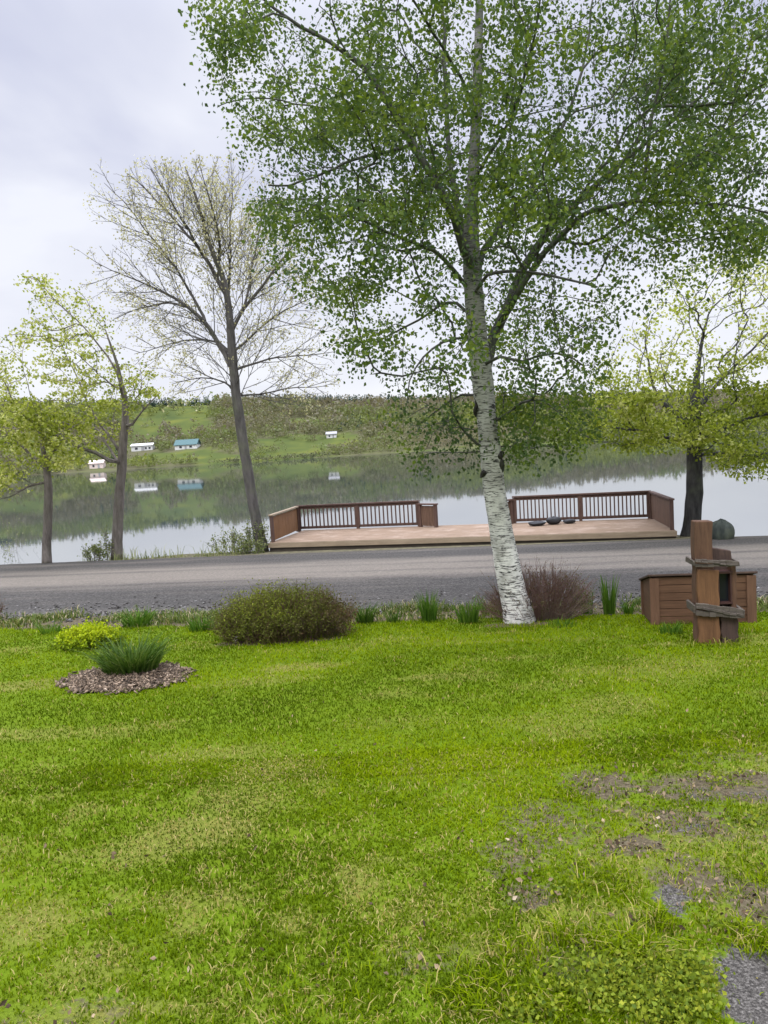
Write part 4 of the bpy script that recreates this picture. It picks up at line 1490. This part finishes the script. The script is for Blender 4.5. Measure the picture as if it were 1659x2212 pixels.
for k in range(620):
    s_ = r.uniform(-13.4, -8.2)
    tv = r.uniform(21.45, 22.6)
    x_, y_, _ = road_pt(s_, tv, 0)
    if fbm(np.array([x_ * 1.1]), np.array([3.0]), 5)[0] < .42: continue
    P.append((x_, y_, float(ground(x_, y_))))
P = np.array(P)
def blades(name, P, H, Wd, lean, tint, m, seed):
    r = np.random.default_rng(seed)
    n = len(P)
    a = r.random(n) * 2 * np.pi
    dirv = np.stack([np.cos(a), np.sin(a), 0 * a], -1)
    side = np.stack([-np.sin(a), np.cos(a), 0 * a], -1)
    ln = (H * lean * r.uniform(.1, 1.2, n))[:, None]
    up = np.stack([0 * a, 0 * a, H], -1)
    w = (Wd * .5)[:, None] * side
    m1 = P + dirv * ln * .3 + up * .55
    V = np.stack([P - w, P + w, m1 + w * .8, m1 - w * .8, P + dirv * ln + up * (1 - .25 * lean)], 1).reshape(-1, 3)
    q = np.arange(n)[:, None] * 5
    I = np.concatenate([q + [0, 1, 2], q + [0, 2, 3], q + [3, 2, 4]], 1).reshape(-1, 3)
    me = fast_mesh(name, V, I, 3)
    attr(me, 'tint', np.repeat(tint, 3), 'FACE')
    return me
H = .06 + .55 * r.random(len(P)) ** 3
me = blades('weeds', P, H, np.full(len(P), .016), 1.1, np.clip(.6 + r.normal(0, .25, len(P)), 0, 1), olive_leaf, 131)
tag(link('weeds', me, olive_leaf), 'thin pale weeds along the lake side edge of the road', 'weeds', None, 'stuff')

# ------------------------------------------------------------------ mulch bed
bed = base(274, 1466)
mul_m = NT('wood mulch')
mul_m = mul_m.done(mul_m.ramp(mul_m.noise(30, 5, .7), [(0.3, (0.04, 0.028, 0.02)), (0.7, (0.14, 0.10, 0.075))]), .95)
th_ = np.linspace(0, 2 * np.pi, 48, endpoint=False)
rg = np.array([0.0001, .3, .6, .85, 1.0])
m = MB()
vs_, fs = [], []
RB = 124 * bed[1] / F
for i, q in enumerate(rg):
    for a in th_:
        rr_ = RB * q * (1 + .04 * math.sin(3 * a + 1) + .03 * math.sin(7 * a))
        x_, y_ = bed[0] + rr_ * math.cos(a), bed[1] + rr_ * .92 * math.sin(a)
        vs_.append((x_, y_, float(ground(x_, y_)) + .055 * (1 - q ** 2) + (.012 if i < 4 else -.01)))
for i in range(4):
    for j in range(48):
        j2 = (j + 1) % 48
        fs.append((i * 48 + j, (i + 1) * 48 + j, (i + 1) * 48 + j2, i * 48 + j2))
m.add(vs_, fs)
tag(m.build('mulch_bed', mul_m, None, True), None, None, None, 'structure')
r = np.random.default_rng(140)
n = 2600
a = r.random(n) * 2 * np.pi; q = np.sqrt(r.random(n)) * (1.02 + .10 * np.sin(5 * a + 1) * np.sin(3 * a)) + np.abs(r.normal(0, .09, n))
C = np.stack([bed[0] + RB * q * np.cos(a), bed[1] + RB * .92 * q * np.sin(a), 0 * a], -1)
C[:, 2] = ground(C[:, 0], C[:, 1]) + .055 * (1 - np.minimum(q, 1) ** 2) + .022
def chips(name, C, L, Wd, m, seed, tint, flat=.5):
    r = np.random.default_rng(seed)
    n = len(C)
    a = r.random(n) * 2 * np.pi
    u = np.stack([np.cos(a), np.sin(a), r.normal(0, flat, n)], -1); u /= np.linalg.norm(u, axis=1)[:, None]
    v = np.cross(u, np.stack([r.normal(0, flat, n), r.normal(0, flat, n), np.ones(n)], -1)); v /= np.linalg.norm(v, axis=1)[:, None]
    w = np.cross(u, v)
    l, wd = (L * r.uniform(.5, 1.3, n) * .5)[:, None], (Wd * r.uniform(.6, 1.3, n) * .5)[:, None]
    tk = wd * .4
    c8 = [C + sx * u * l + sy * v * wd + sz * w * tk for sx in (-1, 1) for sy in (-1, 1) for sz in (-1, 1)]
    V = np.stack(c8, 1).reshape(-1, 3)
    b = np.arange(n)[:, None] * 8
    I = np.concatenate([b + f for f in ([0, 1, 3, 2], [4, 6, 7, 5], [0, 4, 5, 1], [2, 3, 7, 6], [0, 2, 6, 4], [1, 5, 7, 3])], 1).reshape(-1, 4)
    me = fast_mesh(name, V, I, 4)
    attr(me, 'tint', np.repeat(np.clip(tint, 0, 1), 6), 'FACE')
    return link(name, me, m)
t = NT('bark chips')
chip_m = t.done(t.ramp(t.attr('tint'), [(0, (0.04, 0.028, 0.018)), (.5, (0.13, 0.092, 0.06)), (.85, (0.25, 0.185, 0.13)), (1, (0.42, 0.34, 0.25))]), .9)
tag(chips('mulch', C, .05, .022, chip_m, 141, r.random(n) ** 1.7 * .92), 'pinkish brown wood chip mulch in the round bed', 'mulch', None, 'stuff')

# stones and litter along the near road edge, litter on the lawn
n = 2600
s_ = r.uniform(-11, 9, n); tv = 13.55 + r.normal(0, .55, n)
C = np.stack([s_ * CT + tv * ST, tv * CT - s_ * ST, 0 * s_], -1)
C[:, 2] = np.maximum(ground(C[:, 0], C[:, 1]), np.interp(tv, TS, ZS) * (tv > 13.4) - 9 * (tv <= 13.4)) + .012
t = NT('road stones')
stone_m = t.done(t.ramp(t.attr('tint'), [(0, (0.025, 0.022, 0.018)), (.6, (0.075, 0.07, 0.064)), (1, (0.19, 0.185, 0.175))]), .9)
tag(chips('gravel', C, .045, .036, stone_m, 143, r.random(n), .4), 'loose grey stones along the near edge of the road', 'gravel', None, 'stuff')
C = []
for px_, py_, rx_, ry_, k in [(b[0], b[1], b[2] * 1.4, b[3] * 1.4, int(45 * b[4])) for b in BARE] + [(1620, 2010, .25, .1, 60), (300, 1850, .5, .3, 20), (800, 1700, 2, 1.6, 40), (500, 2050, 1.0, .5, 20)]:
    p = on_ground(px_, py_)
    for _ in range(k):
        C.append((p[0] + r.normal(0, rx_ * .6), p[1] + r.normal(0, ry_ * .6), 0))
C = np.array(C)
C[:, 2] = ground(C[:, 0], C[:, 1]) + r.uniform(.008, .03, len(C))
t = NT('dead leaves')
litter_m = t.done(t.ramp(t.attr('tint'), [(0, (0.05, 0.032, 0.02)), (.5, (0.13, 0.09, 0.052)), (.9, (0.26, 0.19, 0.12)), (1, (0.38, 0.31, 0.22))]), .9)
tag(leaf_cards('leaf_litter', C, .034, r.random(len(C)) ** 1.4, litter_m, None, 145, aspect=.6), 'brown dead leaves and bits lying on the patchy lawn', 'leaf litter', None, 'stuff')

# weedy border between lawn and road
r = np.random.default_rng(150)
n = 22000
s_ = r.uniform(-12, 8, n); tv = 12.85 + r.normal(0, .45, n)
P = np.stack([s_ * CT + tv * ST, tv * CT - s_ * ST, 0 * s_], -1)
dn = fbm(P[:, 0] * 1.6, P[:, 1] * 1.6, 57)
k = (dn > .40) & (tv < 13.5 + .7 * (dn - .4) * 3)
P, dn = P[k], dn[k]
P[:, 2] = ground(P[:, 0], P[:, 1]) - .004
tn = np.where(r.random(len(P)) < .16, np.clip(r.normal(.9, .07, len(P)), .8, 1), np.clip(.3 + r.normal(0, .2, len(P)), 0, .72))
border_m = leaf_mat('border weed', [(0, (0.035, 0.06, 0.01)), (.72, (0.13, 0.17, 0.03)), (.80, (0.22, 0.17, 0.09)), (1, (0.42, 0.36, 0.24))], .3)
me = blades('border_weeds', P, (.05 + .22 * (dn - .4) * 2) * r.uniform(.4, 1.2, len(P)), np.full(len(P), .016), 1.0, tn, border_m, 151)
tag(link('border_weeds', me, border_m), 'ragged green and straw weeds along the gravel edge of the lawn', 'weeds', None, 'stuff')

# small pale stone in front of the rounded shrub
p = base(511, 1388)
m = MB()
m.tube([(0, 0, -.02), (0, 0, .0), (.005, 0, .05), (.012, 0, .085), (.012, 0, .095)], [.03, .045, .05, .035, .01], 9, wob=.3)
o = m.build('stone', plain('pale stone', (0.5, 0.46, 0.42)), None, True)
o.location = p
tag(o, 'small pale stone at the left foot of the rounded shrub', 'stone')

# ------------------------------------------------------------------ grass blades
r = np.random.default_rng(160)


def scatter(n, y0, y1, pw):
    y = y0 + (y1 - y0) * r.random(n) ** pw
    x = y * r.uniform(-.66, .66, n) + r.uniform(-1.4, 2.2, n)
    return x, y


X_, Y_ = [], []
for n, a, b, pw in ((175000, 2.2, 6, 1.2), (165000, 5.5, 13.5, 1.2)):
    x, y = scatter(n, a, b, pw)
    X_.append(x); Y_.append(y)
x, y = np.concatenate(X_), np.concatenate(Y_)
dry, bare, stone = cover(x, y)
mott = fbm(x * 4.5, y * 4.5, 62)
thin_ = sstep(.46, .30, mott) * sstep(8, 4.5, y)
inbed = ((x - bed[0]) / RB) ** 2 + ((y - bed[1]) / (RB * .92)) ** 2 < 1.0
brkn = fbm(x * 14, y * 14, 66)
k = (r.random(len(x)) > np.maximum(np.clip(bare + 1.6 * (brkn - .5), 0, 1) * (bare > .05), np.clip(stone * 1.5 + 1.3 * (brkn - .5), 0, .985) * (stone > .05))) & ~inbed & (tt(x, y) < 12.6)
k &= r.random(len(x)) > np.maximum(dry * .45, thin_ * .6)
x, y, dry, mott = x[k], y[k], dry[k], mott[k]
P = np.stack([x, y, ground(x, y) - .004], -1)
tall = fbm(x * 1.7, y * 1.7, 33)
d = y
H = (.022 + .036 * tall * r.random(len(x))) * (1 - .35 * dry) * (.8 + .04 * d)
Wd = .0042 + .0007 * d
lush = fbm(x * .8, y * .8, 36)
tint = np.clip(.38 + 1.25 * (lush - .5) + .5 * (mott - .5) + .026 * (y - 7) - .05 + r.normal(0, .15, len(x)), 0, .72)
isdry = r.random(len(x)) < dry * .5 + .03 + .26 * sstep(7.0, 3.5, y) * sstep(.64, .36, mott)
tint = np.where(isdry, np.clip(.88 + r.normal(0, .06, len(x)), .8, 1), tint)
grass_m = leaf_mat('grass blade', [(0, (0.050, 0.084, 0.001)), (.35, (0.087, 0.135, 0.0008)), (.72, (0.178, 0.242, 0.0012)), (.80, (0.25, 0.21, 0.05)), (1, (0.40, 0.34, 0.14))], .35, .03)
me = blades('grass', P, H, Wd, 1.0, tint, grass_m, 161)
tag(link('grass', me, grass_m), 'short mown green lawn grass with straw coloured patches', 'grass', None, 'stuff')

# longer tufts and broad leaved weeds in the near right corner
P, H, T_ = [], [], []
for px_, py_, R_, k, h in ((1380, 2060, .10, 260, .11), (1300, 2040, .14, 260, .09), (1120, 2060, .12, 160, .09), (1230, 1720, .12, 110, .06), (1300, 1900, .16, 220, .08), (1640, 2040, .10, 260, .10), (1030, 2150, .16, 260, .08),
                           (1450, 1640, .4, 260, .06), (1620, 1900, .25, 240, .08), (700, 2180, .3, 260, .07), (1180, 2180, .12, 200, .09), (1560, 1620, .3, 200, .06), (1420, 2000, .06, 90, .12), (1215, 2030, .05, 60, .14),
                           (1125, 1356, .34, 260, .11), (1550, 1388, .30, 260, .11), (1470, 1350, .45, 200, .10), (1600, 1362, .25, 140, .12), (620, 1398, .8, 420, .09), (270, 1503, .75, 320, .055), (140, 1470, .25, 160, .06), (405, 1466, .25, 160, .06)):
    p = on_ground(px_, py_)
    for _ in range(k):
        P.append((p[0] + r.normal(0, R_ * .6), p[1] + r.normal(0, R_ * .6), 0)); H.append(h * r.uniform(.5, 1.2)); T_.append(np.clip(r.normal(.45, .2), 0, .74) if r.random() > .12 else .9)
P, H, T_ = np.array(P), np.array(H), np.array(T_)
P[:, 2] = ground(P[:, 0], P[:, 1]) - .003
me = blades('long_grass', P, H, np.full(len(P), .0065), 1.3, T_, grass_m, 165)
tag(link('long_grass', me, grass_m), 'longer tufts of grass between bare spots at the near right', 'grass', None, 'stuff')
C, sz = [], []
for px_, py_, rx_, ry_, k in ((1320, 2140, .34, .15, 2100), (1440, 2180, .18, .13, 1300), (1480, 2110, .14, .09, 600), (1390, 2090, .2, .1, 500), (1150, 2200, .16, .06, 240), (1560, 1690, .2, .1, 120), (1640, 1780, .2, .1, 160), (1240, 1930, .16, .1, 120), (1560, 2010, .14, .05, 120)):
    p = on_ground(px_, py_)
    C.append(np.stack([p[0] + r.normal(0, rx_ * .5, k), p[1] + r.normal(0, ry_ * .6, k), r.uniform(.010, .065, k)], -1))
C = np.concatenate(C)
C[:, 2] += ground(C[:, 0], C[:, 1])
weed_m = leaf_mat('ground weed leaf', [(0, (0.06, 0.10, 0.012)), (.5, (0.15, 0.20, 0.015)), (1, (0.29, 0.31, 0.03))], .35)
tag(leaf_cards('ground_weeds', C, .022, r.normal(.5, .24, len(C)), weed_m, None, 171, droop=-.3, aspect=.8), 'low yellow green broad leaved weeds by the grey gravel corner', 'weeds', None, 'stuff')
